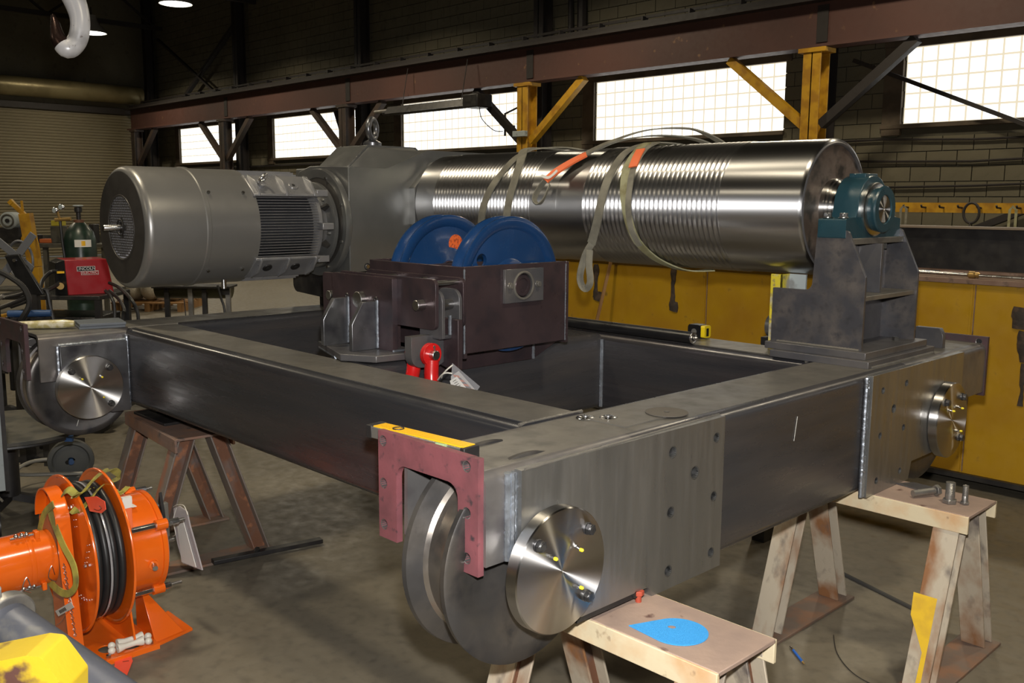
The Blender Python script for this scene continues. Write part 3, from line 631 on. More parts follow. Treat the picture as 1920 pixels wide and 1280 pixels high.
def sheave(x, lab, sticker, holes):
    t = thing('rope_sheave', lab, 'sheave', (x, HY, HZ-.27), 'blue sheaves in the box')
    R = .276; Wd = .074
    prof = [(-.0,.055),(0,.085),(-.010,.105),(-.012,.225),(-.002,.238),(0,R-.006),(-.003,R),(-.012,R),(-.024,R-.036),(-.037,R-.046),(-.050,R-.036),(-.062,R),(-.071,R),(-Wd,R-.006),(-Wd+.002,.238),(-Wd+.012,.225),(-Wd+.010,.105),(-Wd,.085),(-Wd,.055)]
    if holes:
        # disc pierced by lightening holes: web as a prism, rim and hub as lathes
        rim = MB().lathe([(-.012,.222),(-.002,.238)]+prof[5:15]+[(-Wd+.012,.222)], (x,HY,HZ), 'x', 90); hub = MB().lathe([(-Wd,.055),(-Wd,.085),(-Wd+.010,.105),(-.010,.105),(0,.085),(0,.055)], (x,HY,HZ), 'x', 48)
        hs = [circ((HY+.188*math.cos(a), HZ+.188*math.sin(a)), .027, 20)[::-1] for a in [math.radians(147+k*180) for k in range(2)]]
        web = MB().prism([circ((HY,HZ),.226,72)]+hs+[circ((HY,HZ),.095,40)[::-1]], 'x', x-.030, x-.011)
        obj('rim', rim, blue, t, smooth=35); obj('web', web, blue, t); obj('hub', hub, blue, t, smooth=35)
    else: obj('wheel', MB().lathe(prof, (x,HY,HZ), 'x', 90), blue, t, smooth=35)
    obj('bearing', MB().lathe([(.004,.050),(.006,.052),(.006,.074),(.0,.078),(-.01,.078)], (x,HY,HZ), 'x', 48), zinc, t); obj('seal', MB().lathe([(.003,.040),(.004,.060),(.0,.061)], (x,HY,HZ), 'x', 40), dark, t)
    if sticker:
        st = MB().cyl((x-.0115,HY+.045,HZ+.15), (x-.0105,HY+.045,HZ+.15), .040, n=32); s_ = obj('sticker', st, otag if False else orange_st, t)
sheave(-2.775, 'Blue rope sheave nearest the camera with a round lightening hole', False, True)
sheave(-3.17, 'Blue rope sheave behind the other, with a round orange sticker', True, False)
# ---- load-cell bracket in front of the box
lb = thing('load_bracket', 'Steel anchor bracket with two gussets and pinned link plates beside the sheave box', 'bracket', (-3.2, 2.25, 1.065))
obj('base_plate', MB().prism([(-3.37,2.13),(-3.02,2.005),(-2.89,2.08),(-2.86,2.28),(-2.86,2.37),(-3.37,2.37)], 'z', 1.092, 1.118), mill, lb, bevel=.003)
obj('weld_bead', bead((-3.36,2.132,1.094), (-3.10,2.04,1.094), .007), weld, lb); obj('weld_bead', bead((-2.93,2.19,1.119), (-2.93,2.31,1.119), .006), weld, lb)
AYf = 2.192
obj('anchor_plate', MB().prism([fillet([(-3.35,1.118),(-2.935,1.118),(-2.935,1.404),(-3.35,1.404)], [0,0,.006,.012], 4)], 'y', AYf, AYf+.024), plum, lb, bevel=.002)
obj('rear_anchor_plate', MB().prism(fillet([(-3.53,1.09),(-3.0,1.09),(-3.0,1.392),(-3.53,1.392)], [0,0,.012,.012], 4), 'y', 2.262, 2.28), plum, lb, bevel=.002)
for gx in (-3.235, -3.035):
    obj('gusset', MB().prism([(2.072,1.118),(AYf,1.118),(AYf,1.308),(2.125,1.308),(2.072,1.225)], 'x', gx-.022, gx), cleans, lb, bevel=.002)
    obj('weld_bead', bead((gx+.004, AYf-.003, 1.122), (gx+.004, AYf-.003, 1.312), .0062, .0055), weld, lb)
    obj('scallop', MB().torus((gx-.005,AYf-.002,1.314), (0,1,0), .009, .003, 16, 6), dark, lb)
obj('pin', MB().lathe([(0,0),(0,.030),(.002,.032),(.10,.032)], (-3.137,AYf-.026,1.308), 'y', 28), bolt_m, lb, label='fat round pin through the anchor plate')
obj('pin', MB().lathe([(0,0),(0,.018),(.002,.020),(.10,.020)], (-3.43,2.222,1.300), 'y', 24), bolt_m, lb, label='slim pin at the left')
for ly in (2.215, 2.350): obj('link_plate', MB().prism(fillet([(-3.33,1.222),(-2.70,1.222),(-2.70,1.412),(-3.33,1.412)], [.02,.025,.025,.02], 5), 'y', ly, ly+.015), plum, lb, bevel=.002)
obj('pin', MB().lathe([(0,0),(0,.018),(.002,.020),(.05,.020)], (-2.775,2.178,1.313), 'y', 24), bolt_m, lb, label='bright pin at the right end of the link plates')
for x in (-3.12, -2.92, -2.735): obj('spacer', MB().cyl((x,2.23,1.395),(x,2.35,1.395), .009, n=14), bolt_m, lb)
for y in (2.234, 2.318): obj('fork_plate', MB().prism(fillet([(-2.82,1.19),(-2.685,1.19),(-2.685,1.372),(-2.82,1.372)], [0,0,.045,.045], 6), 'y', y, y+.014), mill, lb, bevel=.002)
obj('fork_pin', MB().cyl((-2.735,2.225,1.312),(-2.735,2.345,1.312), .020, n=20), bolt_m, lb)
obj('hanger', MB().prism(fillet([(-2.80,1.085),(-2.66,1.055),(-2.66,1.26),(-2.80,1.26)], [.04,.02,0,0], 5), 'y', 2.290, 2.312), plum, lb, bevel=.002)
obj('hanger_side', MB().prism(fillet([(2.135,1.085),(2.255,1.075),(2.31,1.10),(2.31,1.20),(2.135,1.20)], [.045,.045,.01,0,0], 5), 'x', -2.785, -2.745), mill, lb, bevel=.002)
obj('hanger_block', MB().bb(-2.80, -2.70, 2.235, 2.30, 1.185, 1.20), cleans, lb, bevel=.003)
obj('weld_bead', bead((-2.70,2.284,1.20), (-2.70,2.284,1.275), .007, .0055), weld, lb)
# red shackle
sh = thing('shackle', 'Red painted bow shackle hanging from the bracket below the sheave box', 'shackle', (-2.72, 2.19, 1.0))
sx, sy, sz = -2.752, 2.195, 1.135
for dx in (-.046, .046):
    e = MB().prism([circ((sy, sz), .043, 28), circ((sy,sz),.012,14)[::-1]], 'x', sx+dx-.011, sx+dx+.011); obj('eye', e, red_p, sh, bevel=.004)
pts = smooth_path([(sx+.052,sy,sz-.02),(sx+.054,sy-.004,sz-.07),(sx+.058,sy-.008,sz-.11),(sx+.04,sy-.012,sz-.16),(sx,sy-.014,sz-.178),(sx-.04,sy-.012,sz-.16),(sx-.058,sy-.008,sz-.11),(sx-.054,sy-.004,sz-.07),(sx-.052,sy,sz-.02)], 5)
obj('bow', MB().tube(pts, .027, 16), red_p, sh, smooth=70)
obj('bolt', MB().cyl((sx-.07,sy,sz),(sx+.080,sy,sz), .0175, n=22), zinc, sh, bevel=.002)
obj('cotter_pin', MB().tube([(sx+.068,sy,sz+.030),(sx+.068,sy,sz-.046)], .0026, 8), bolt_m, sh); obj('cotter_pin', MB().torus((sx+.068,sy,sz+.030), (1,0,0), .004, .0018, 12, 6), bolt_m, sh)
tg = thing('shackle_tag', 'Plastic sleeve with orange and black striped card tied to the red shackle', 'tag', (-2.63, 2.20, .98))
def vp(px, py, y):
    d = RT*((px-960)/1770)+FW-UP*((py-640)/1770); return CAM+d*((y-CAM.y)/d.y)
def card(name, pts, mt, k_, par, lab=None):
    p = [vp(u, v, 2.120+(v-680)*.0003) for u, v in pts]; n = (p[1]-p[0]).cross(p[2]-p[0]).normalized()
    if n.dot(CAM-p[0]) < 0: n = -n
    k = len(p); b = MB(); b.add([q+n*k_*.0012 for q in p]+[q+n*(k_*.0012+.0006) for q in p], [tuple(range(k))[::-1], tuple(range(k, 2*k))]+[(i,(i+1)%k,k+(i+1)%k,k+i) for i in range(k)])
    return obj(name, b, mt, par, label=lab, smooth=0)
clearf = M('clear_sleeve', (.55,.55,.58), .08, 0, spec=.9, alpha=.30)
cd_ = card('card', [(860,695),(893,733),(868,731),(846,720),(846,705)], paper, 0, tg, 'warning card')
card('sleeve', [(849,680),(901,724),(893,736),(846,731)], clearf, 2, tg, 'clear plastic sleeve')
oc = M('stripe_orange', (.85,.20,.01), .5)
for k in range(4):
    x0, y0 = 850+9*k*.95, 702+8.2*k
    card('stripe', [(x0,y0),(x0+10,y0+1.5),(x0+14,y0+6),(x0+3,y0+4.5)], oc, 1, cd_); card('stripe', [(x0+3,y0+4.5),(x0+14,y0+6),(x0+18,y0+10),(x0+7,y0+8.5)], blackp, 1, cd_)
card('label', [(845,713),(858,705),(879,731),(873,734),(848,724)], paper, 3, cd_, 'white label with fine print')
for k in range(5): card('print_line', [(851+2.6*k,714+3.4*k),(857+2.6*k,710.5+3.4*k),(857.6+2.6*k,711.3+3.4*k),(851.6+2.6*k,714.8+3.4*k)], alu, 4, cd_)
obj('tie', MB().tube(smooth_path([vp(849,684,2.12), vp(838,693,2.11), vp(830,702,2.115), vp(828,708,2.13)], 5), .0026, 6), white_m, tg)
obj('tie', MB().tube(smooth_path([vp(848,700,2.12), vp(836,699,2.11), vp(828,703,2.11), vp(821,712,2.13)], 5), .0026, 6), white_m, tg)

# ================================================================== PEDESTAL, BEARING, DRUM
pd = thing('bearing_pedestal', 'Dark welded plate pedestal carrying the teal bearing at the right end of the drum', 'pedestal', (-1.76, 3.68, ZT))
obj('base_plate', MB().bb(-1.99, -1.575, 3.375, 3.975, ZT, ZT+.028), mill, pd, bevel=.002)
obj('top_base_plate', MB().bb(-2.03, -1.60, 3.40, 3.955, ZT+.028, ZT+.056), mill, pd, bevel=.002)
Zb = ZT+.056
pp = fillet([(-2.02,Zb),(-1.632,Zb),(-1.632,1.425),(-1.712,1.600),(-1.838,1.600),(-1.850,1.362),(-2.02,1.362)], [0,0,.01,.02,.02,.03,.004], 5)
obj('near_plate', MB().prism(pp, 'y', 3.428, 3.442), millp, pd, bevel=.002)
obj('far_plate', MB().prism(pp, 'y', 3.895, 3.909), millp, pd, bevel=.002)
obj('seat_plate', MB().bb(-1.845, -1.70, 3.442, 3.895, 1.545, 1.568), mill_top, pd, bevel=.002)
obj('centre_web', MB().bb(-1.79, -1.776, 3.442, 3.895, Zb, 1.545), mill, pd); obj('rib', MB().bb(-1.776, -1.68, 3.655, 3.672, 1.350, 1.545), mill, pd, bevel=.001)
obj('shelf', MB().bb(-1.776, -1.64, 3.442, 3.895, 1.332, 1.350), mill_top, pd, bevel=.002)
for y in (3.427, 3.91): obj('weld_bead', bead((-1.99,y,Zb+.003), (-1.64,y,Zb+.003), .005), mill_top, pd)
obj('weld_bead', bead((-1.575,3.40,ZT+.002), (-1.575,3.96,ZT+.002), .006), mill_top, pd)
obj('bolt', MB().hexn((-1.68,3.83,Zb), (0,0,1), .014, .014), bolt_m, pd); obj('bolt', MB().hexn((-1.73,3.78,1.52), (0,0,1), .012, .025), bolt_m, pd)
DY_, DZ_ = 3.66, 1.683
pb = thing('pillow_block_bearing', 'Teal cast pillow block bearing bolted on the pedestal', 'bearing', (-1.76, DY_, 1.568))
obj('foot', MB().prism(fillet([(3.425,1.568),(3.895,1.568),(3.895,1.642),(3.835,1.648),(3.49,1.648),(3.425,1.642)], .006, 3), 'x', -1.835, -1.72), teal, pb, bevel=.004)
hs_ = [(3.505,1.62)]+[(DY_-.128*math.cos(a), DZ_+.128*math.sin(a)) for a in [0.0+i*PI/16 for i in range(0,17)]]+[(3.815,1.62)]
b = MB().prism(hs_, 'x', -1.832, -1.728); obj('housing', b, teal, pb, bevel=.006)
obj('top_pad', MB().bb(-1.815, -1.745, DY_-.045, DY_+.06, DZ_+.118, DZ_+.136), teal, pb, bevel=.003)
obj('seal_ring', MB().lathe([(0,.05),(0,.106),(.012,.106),(.016,.100),(.016,.05)], (-1.728,DY_,DZ_-.005), 'x', 48), bolt_m, pb, label='bright bearing ring')
obj('end_cover', MB().lathe([(0,.05),(0,.086),(.028,.092),(.034,.088),(.034,.058),(.030,.055)], (-1.712,DY_,DZ_-.004), 'x', 48), teal, pb, bevel=0)
for y, x in ((3.452,-1.81),(3.452,-1.745),(3.862,-1.80),(3.862,-1.745)):
    b = MB(); b.cyl((x,y,1.645),(x,y,1.649), .020, n=20); b.hexn((x,y,1.649), (0,0,1), .0165, .016); obj('bolt', b, bolt_m, pb, bevel=.001, seg=1)
# drum
dm = thing('rope_drum', 'Long machined steel rope drum with two grooved sections', 'drum', (-3.1, DY_, DZ_-.28))
RD = .280
X0, X1 = -4.30, -1.89
prof = [(X0, RD-.03),(X0+.001, RD-.001)]
prof += [(-4.140, RD-.001)]
def grooves(xa, xb, n, r_in, r_out):
    out = []; p = (xb-xa)/n
    for k in range(n):
        for j in range(6):
            t = j/6; x = xa+p*(k+t)
            out.append((x, r_out-(r_out-r_in)*math.sin(PI*t)**.8 if t else r_out))
    out.append((xb, r_out)); return out
prof += grooves(-4.136, -3.386, 30, RD-.0075, RD+.0025)
prof += [(-3.384, RD-.001), (-3.028, RD-.001)]
prof += grooves(-3.024, -2.268, 30, RD-.0075, RD+.0025)
prof += [(-2.264, RD-.001), (X1-.012, RD-.001), (X1-.004, RD-.004), (X1, RD-.012)]
obj('shell', MB().lathe(prof, (0,DY_,DZ_), 'x', 128), drum_m, dm, smooth=50)
obj('end_plate', MB().lathe([(X1-.03,.05),(X1-.010,.09),(X1-.010,RD-.030),(X1-.004,RD-.02),(X1-.002,RD-.011)], (0,DY_,DZ_), 'x', 96), drum_end, dm)
obj('weld_ring', MB().torus((X1-.004,DY_,DZ_), (1,0,0), RD-.020, .008, 90, 8), mill, dm)
obj('scribe_line', MB().lathe([(-3.200,RD-.0008),(-3.199,RD-.0004),(-3.198,RD-.0008)], (0,DY_,DZ_), 'x', 96), drum_m, dm)
obj('hub', MB().lathe([(X1-.012,.118),(X1+.010,.118),(X1+.014,.112),(X1+.022,.112),(X1+.026,.104),(X1+.036,.102),(X1+.062,.066),(X1+.066,.06)], (0,DY_,DZ_), 'x', 64), disc_m, dm, smooth=30)
obj('shaft', MB().lathe([(X1,.060),(-1.83,.060),(-1.70,.057),(-1.688,.057),(-1.683,.053),(-1.683,.006),(-1.688,.001)], (0,DY_,DZ_-.003), 'x', 48), disc_m, dm, smooth=30)
# ================================================================== GEARBOX AND MOTOR
gx = thing('gearbox', 'Silver-grey cast gearbox with lifting eye between the motor and the drum', 'gearbox', (-4.65, 3.4, ZT))
GX = -4.36
gp = fillet([(2.975,1.29),(2.975,1.882),(3.228,1.878),(3.527,1.990),(4.02,1.990),(4.15,1.85),(4.15,1.40),(4.05,1.27)], [.01,.012,.03,.03,.05,.05,.05,.02], 4)
obj('housing', MB().prism(gp, 'x', -4.90, GX), gear_m, gx, bevel=.012)
gp2 = fillet([(3.04,1.87),(3.20,2.012),(3.545,2.012),(3.62,1.95),(3.62,1.86)], [.01,.02,.02,.02,.01], 4)
obj('lifting_boss', MB().prism(gp2, 'x', -4.80, -4.50), gear_m, gx, bevel=.01)
obj('rib', MB().hexa([(-4.50,3.05,1.87),(-4.37,3.22,1.87),(-4.37,3.5,1.97),(-4.50,3.5,1.97)], [(-4.50,3.20,2.0),(-4.49,3.21,2.0),(-4.49,3.52,2.005),(-4.50,3.52,2.005)]), gear_m, gx, bevel=.006)
oc_ = fillet([(3.385,1.56),(3.385,1.775),(3.535,1.925),(3.785,1.925),(3.935,1.775),(3.935,1.56),(3.785,1.44),(3.535,1.44)], .02, 4)
obj('output_boss', MB().prism(oc_, 'x', GX-.01, GX+.052), gear_m, gx, bevel=.010)
obj('lower_housing', MB().prism(fillet([(-4.99,1.16),(-4.36,1.13),(-4.36,1.31),(-4.99,1.31)], [.05,.02,.0,.0], 5), 'y', 2.99, 3.95), dark, gx, bevel=.006)
obj('foot', MB().bb(-4.80, -4.42, 3.05, 3.95, ZT, 1.15), dark, gx, bevel=.004)
obj('plug', MB().torus((GX+.001,3.085,1.335), (1,0,0), .017, .003, 20, 6), dark, gx); obj('plug', MB().hexn((GX,3.085,1.335), (1,0,0), .011, .010), zinc, gx)
obj('eye_bolt', MB().torus((-4.62,3.32,2.112), (.85,.5,0), .056, .0175, 32, 14), cleans, gx, smooth=70, label='large steel lifting eye')
obj('eye_collar', MB().lathe([(0,.0),(0,.052),(.022,.052),(.026,.046),(.040,.022),(.05,0)], (-4.62,3.32,2.012), 'z', 28), cleans, gx)
# front face: arch and round flange
FX, FZ = -4.62, 1.575
arch = [(-4.96,1.29),(-4.962,1.70),(-4.93,1.80),(-4.86,1.865),(-4.75,1.893),(-4.60,1.893),(-4.362,1.884),(-4.362,1.29)]
obj('motor_face', MB().prism(arch, 'y', 2.972, 3.02), gear_m, gx, bevel=.006)
obj('flange', MB().lathe([(0,.20),(0,.288),(-.010,.300),(-.020,.300),(-.032,.300),(-.044,.296),(-.044,.262),(-.036,.250),(-.036,.20)], (FX,2.972,FZ), 'y', 80), gear_m, gx, smooth=35)
obj('flange_recess', MB().lathe([(-.037,.02),(-.037,.252)], (FX,2.972,FZ), 'y', 64), motor_end, gx)
for k in range(8):
    a = PI/8+k*PI/4; obj('bolt', MB().hexn((FX+.262*math.cos(a),2.936,FZ+.262*math.sin(a)), (0,-1,0), .010, .012), bolt_m, gx)
mo = thing('electric_motor', 'Large silver-grey electric motor with finned body and round fan cover', 'motor', (FX, 2.4, 1.26))
MX, MZ = -4.635, 1.562
R_ = .296
obj('fan_cover', MB().lathe([(1.838,.148),(1.838,.262),(1.840,.272),(1.848,.286),(1.860,R_-.002),(1.875,R_),(2.135,R_),(2.140,R_+.004),(2.158,R_+.004),(2.163,R_-.003),(2.425,R_-.003),(2.425,R_-.008)], (MX,0,MZ), 'y', 96), motor_m, mo, smooth=38)
obj('end_face', MB().lathe([(1.8365,.158),(1.8365,.262),(1.838,.270)], (MX,0,MZ), 'y', 80), motor_end, mo, label='dark end face')
obj('grille_rim', MB().torus((MX,1.838,MZ), (0,1,0), .156, .004, 60, 8), motor_end, mo)
# grille: staggered square punched sheet = horizontal and short vertical wires in front of a pale disc
g = MB(); R2 = .150; pitch = .0125; k = -12
while k <= 12:
    z = k*pitch; hw = math.sqrt(max(0, R2*R2-z*z))
    if hw > .01: g.bb(MX-hw, MX+hw, 1.838, 1.8405, MZ+z-.0018, MZ+z+.0018)
    hw2 = math.sqrt(max(0, R2*R2-(abs(z)+pitch/2)**2)); x = -R2+(pitch/2 if k % 2 else 0)
    while x < R2 and k < 12:
        if abs(x) < hw2: g.bb(MX+x-.0018, MX+x+.0018, 1.8382, 1.8403, MZ+z, MZ+z+pitch)
        x += pitch
    k += 1
obj('grille', g, motor_end, mo, kind='stuff', smooth=0)
obj('grille_bright_disc', MB().cyl((MX,1.8435,MZ),(MX,1.846,MZ), .155, n=48), M('grille_glint_pale', (.62,.62,.68), .5), mo)  # pale disc added so the grille holes show as bright dots
fan = obj('fan', MB().cyl((MX,1.836,MZ),(MX,1.843,MZ), .026, n=24), dark, mo)
for k in range(4):
    a = k*PI/2; obj('blade', MB().bar((MX+.03*math.cos(a),1.842,MZ+.03*math.sin(a)), (MX+.052*math.cos(a),1.842,MZ+.052*math.sin(a)), .022, .002, (0,1,0)), dark, fan)
obj('shaft', MB().lathe([(1.752,.0),(1.752,.012),(1.756,.0145),(1.87,.0145)], (MX,0,MZ), 'y', 24), zinc, mo, label='bright stub shaft')
obj('shaft_hub', MB().torus((MX,1.834,MZ), (0,1,0), .038, .004, 30, 6), dark, mo)
for (y, a) in ((2.175,.62),(2.36,.62),(2.175,-.80),(2.36,-.80),(2.175,2.3),(2.36,2.3)):
    p = Vector((MX+(R_)*math.cos(a), y, MZ+R_*math.sin(a))); n = Vector((math.cos(a),0,math.sin(a)))
    obj('screw', MB().hexn(p-n*.004, n, .009, .010), bolt_m, mo)
obj('drain_plug', MB().cyl((MX+.12,2.30,MZ-.268),(MX+.12,2.30,MZ-.315), .013, n=14), zinc, mo)
obj('core', MB().cyl((MX,2.40,MZ),(MX,2.80,MZ), .205, n=64), M('motor_core_gap_shade', (.05,.05,.055), .5, .3), mo)  # core coloured dark so the gaps between the fins look shaded
nf = 22
for s_ in (1, -1):
    for k in range(nf):
        z = -.150+.300*k/(nf-1); xo = min(.285, math.sqrt(.283**2-z*z)+.006)
        obj('fin', MB().hexa([(MX+s_*.12,2.40,MZ+z-.0022),(MX+s_*xo,2.40,MZ+z-.0014),(MX+s_*xo,2.775,MZ+z-.0014),(MX+s_*.12,2.80,MZ+z-.0022)],
                              [(MX+s_*.12,2.40,MZ+z+.0022),(MX+s_*xo,2.40,MZ+z+.0014),(MX+s_*xo,2.775,MZ+z+.0014),(MX+s_*.12,2.80,MZ+z+.0022)]), motor_b, mo, smooth=0)
for s_ in (1, -1):
    sb_ = [(MX+.262,MZ+s_*.155),(MX+.262,MZ+s_*.168),(MX+.150,MZ+s_*.262),(MX-.150,MZ+s_*.262),(MX-.262,MZ+s_*.168),(MX-.262,MZ+s_*.155)]
    obj('shoulder', MB().prism(sb_, 'y', 2.41, 2.79), motor_b, mo, bevel=.004)
    for k in range(11):
        x = -.145+.029*k; zo = min(.288, math.sqrt(.296**2-x*x))
        obj('fin', MB().bb(MX+x-.003, MX+x+.003, 2.42, 2.74, *sorted((MZ+s_*.255, MZ+s_*zo))), motor_b, mo, smooth=0)
    for y in (2.44, 2.60, 2.765):
        for sx_ in (1, -1): obj('rib', MB().prism([(MX+sx_*.268,MZ+s_*.158),(MX+sx_*.268,MZ+s_*.172),(MX+sx_*.225,MZ+s_*.236),(MX+sx_*.150,MZ+s_*.266),(MX+sx_*.15,MZ+s_*.2)], 'y', y-.006, y+.006), motor_b, mo, bevel=.002)
for y, zz in ((2.665, 1), (2.50, -1), (2.665, -1)):
    n = Vector((.643,0,.766*zz)); c = Vector((MX+.212,y,MZ+zz*.212)); obj('boss', MB().cyl(c-n*.02, c+n*.004, .026, n=24), motor_b if zz > 0 else dark, mo, bevel=.003); obj('boss_hole', MB().cyl(c+n*.003, c+n*.006, .009, n=14), hole_m, mo)
n = Vector((.643,0,.766)); c = Vector((MX+.215,2.475,MZ+.218)); obj('lifting_eye', MB().torus(c+n*.034, (.5,.45,-.55), .029, .0085, 28, 10), zinc, mo, smooth=70)
obj('eye_seat', MB().cyl(c-n*.01, c+n*.008, .024, n=20), motor_b, mo)
for (x, z) in ((.225,.175),(.225,-.175),(-.225,.175),(-.225,-.175),(.275,0)):
    obj('lug', MB().bb(MX+x-.028, MX+x+.028, 2.785, 2.855, MZ+z-.018, MZ+z+.018), motor_b, mo, bevel=.004)
obj('end_shield', MB().lathe([(2.79,.0),(2.79,.235),(2.80,.248),(2.82,.248),(2.835,.225),(2.85,.20),(2.90,.165),(2.935,.16)], (MX,0,MZ), 'y', 64), motor_b, mo)
obj('mounting_flange', MB().lathe([(2.902,.15),(2.902,.232),(2.906,.238),(2.926,.238),(2.930,.232),(2.930,.15)], (MX,0,MZ), 'y', 72), gear_m, mo, smooth=35)
for k in range(6):
    a = PI/6+k*PI/3; obj('web', MB().bar((MX+.15*math.cos(a),2.865,MZ+.15*math.sin(a)), (MX+.215*math.cos(a),2.905,MZ+.215*math.sin(a)), .012, .07, (0,1,0)), motor_end, mo)
    obj('bolt', MB().hexn((MX+.19*math.cos(a+.3),2.902,MZ+.19*math.sin(a+.3)), (0,-1,0), .010, .014), bolt_m, mo)

# ================================================================== SAWHORSES
def sawhorse(name, lab, loc, rz, L, Wt, H_, mtop, mside, mleg, mweb, spread=.27):
    t = lthing(name, lab, 'sawhorse', loc, rz, 'steel sawhorses under the frame')
    b = MB(); b.bb(-L/2, L/2, -Wt/2, Wt/2, H_-.012, H_); obj('top', b, mtop, t, bevel=.002)
    for s_ in (-1, 1): obj('top_flange', MB().bb(-L/2, L/2, s_*Wt/2-.006, s_*Wt/2+.006, H_-.065, H_-.002), mside, t, bevel=.002)
    for ex in (-1, 1):
        xc = ex*(L/2-.075)
        for sy_ in (-1, 1):
            yt, yb, zt_, zb_ = sy_*.072, sy_*spread, H_-.012, .012
            lg = obj('leg', MB().hexa([(xc-.045,yb-.040,zb_),(xc+.045,yb-.040,zb_),(xc+.045,yb-.032,zb_),(xc-.045,yb-.032,zb_)], [(xc-.045,yt-.040,zt_),(xc+.045,yt-.040,zt_),(xc+.045,yt-.032,zt_),(xc-.045,yt-.032,zt_)])
                     .hexa([(xc-.045,yb+.032,zb_),(xc+.045,yb+.032,zb_),(xc+.045,yb+.040,zb_),(xc-.045,yb+.040,zb_)], [(xc-.045,yt+.032,zt_),(xc+.045,yt+.032,zt_),(xc+.045,yt+.040,zt_),(xc-.045,yt+.040,zt_)]), mleg, t, bevel=.0015, seg=1)
            obj('web', MB().hexa([(xc-.004,yb-.032,zb_),(xc+.004,yb-.032,zb_),(xc+.004,yb+.032,zb_),(xc-.004,yb+.032,zb_)], [(xc-.004,yt-.032,zt_),(xc+.004,yt-.032,zt_),(xc+.004,yt+.032,zt_),(xc-.004,yt+.032,zt_)]), mweb, lg)
        obj('foot_plate', MB().bb(xc-.07, xc+.07, -spread-.06, spread+.06, 0, .012), foot_m, t, bevel=.002)
    return t
sawhorse('sawhorse', 'Cream painted rusty steel sawhorse in front, holding the blue abrasive disc', (-1.50, 1.885, 0), 0, .74, .25, .631, cream_top, cream, leg_m, leg_web)
s2 = sawhorse('sawhorse', 'Cream and rust steel sawhorse at the right with a yellow paint patch on its leg', (-1.535, 3.46, 0), 0, .75, .26, .630, cream_top, cream, leg_m, leg_web)
obj('paint_patch', MB().hexa([(.258,-.238,.14),(.335,-.238+.0,.14),(.335,-.2375,.14),(.258,-.2375,.14)], [(.258,-.1915,.30),(.335,-.1915,.30),(.335,-.190,.30),(.258,-.190,.30)]) if False else
    MB().prism([(.262,.0),(.342,.0),(.342,.33),(.262,.33)], 'y', 0, .001) if False else MB().add(
      [(x, -.27-.0415+(.27-.072)*(z-.012)/.606, z) for x, z in ((.235,.335),(.318,.335),(.318,.03),(.300,.03),(.302,.15),(.275,.20),(.240,.26))], [tuple(range(7))]), M('yellow_spray', (.72,.46,.015), .6, c2=(.62,.38,.02), s2=20), s2, label='yellow spray paint patch')
sawhorse('sawhorse', 'Rusty brown steel sawhorse under the far left end, left of the frame', (-4.37, 1.955, 0), math.radians(-5), .72, .27, .630, top2_m, top2_m, leg2_m, leg_web)
sawhorse('sawhorse', 'Hidden steel sawhorse under the far corner of the frame', (-4.40, 3.60, 0), 0, .72, .26, .630, top2_m, top2_m, leg2_m, leg_web)
fb = thing('flat_bar', 'Dark flat steel bar lying on the floor against the rusty left sawhorse', 'bar', (-3.96, 2.25, .02))
obj('bar', MB().bar((-4.005,1.93,.022),(-3.905,2.46,.022), .045, .02), dark, fb, bevel=.002); obj('bolt', MB().hexn((-3.965,2.14,.03), (.3,-.2,.5), .014, .02), zinc, fb)
# shims on the sawhorses
tag(obj('steel_shim', MB().bb(-4.66,-4.30,1.86,2.0,.630,.643), dark, bevel=.002), 'Dark steel shim between the rusty left sawhorse and the frame', 'shim')
# ---- things on the sawhorses
ab = []; ce = Vector((-1.330, 1.865)); ang = math.atan2(-.05, -.10)
for i in range(48):
    t_ = 2*PI*i/48; r = .078; x, y = r*math.cos(t_), r*math.sin(t_)
    ab.append((x, y))
tipd = (Vector((-1.425,1.798))-Vector((-1.318,1.862))); tl = tipd.length
a0 = math.atan2(tipd.y, tipd.x); cc = Vector((-1.318,1.862)); out = []
for i in range(49):
    a = a0+.98+(2*PI-1.96)*i/48; out.append((cc.x+.075*math.cos(a), cc.y+.075*math.sin(a)))
out.append((-1.425,1.798))
hc = circ((-1.345,1.872), .011, 18)[::-1]
tag(obj('abrasive_disc', MB().prism([out, hc], 'z', .632, .6345), skyb), 'Bright blue teardrop abrasive disc with a centre hole on the front sawhorse', 'disc')
t = thing('jack_bolt', 'Red-orange hex bolt standing head-up on the front sawhorse', 'bolt', (-1.503, 1.935, .631), 'bolts left on the sawhorses')
rb = M('red_oxide_bolt', (.38,.06,.03), .5)
obj('shank', MB().cyl((-1.503,1.935,.631),(-1.503,1.935,.652), .0085, n=16), rb, t); obj('head', MB().hexn((-1.503,1.935,.651), (0,0,1), .0155, .012), rb, t, bevel=.001)
def bolt_up(x, y, r, h, lab):
    t = thing('hex_bolt', lab, 'bolt', (x, y, .63), 'bolts left on the sawhorses')
    obj('head', MB().hexn((x,y,.631), (0,0,1), r*1.55, r*.9), alu, t, bevel=.0015); pr = [(0, r)]; z = .02
    while z < h: pr += [(z, r), (z+.0015, r*.92), (z+.003, r)]; z += .003
    pr += [(h, r*.9), (h, 0)]; obj('shank', MB().lathe(pr, (x,y,.631+r*.9), 'z', 20), alu, t)
bolt_up(-1.268, 3.435, .0165, .062, 'Big grey hex bolt standing upright on the right sawhorse')
bolt_up(-1.225, 3.462, .0105, .058, 'Slimmer dark hex bolt standing beside the big one on the right sawhorse')
t = thing('hex_bolt', 'Grey hex bolt lying on its side on the right sawhorse', 'bolt', (-1.36, 3.43, .63), 'bolts left on the sawhorses')
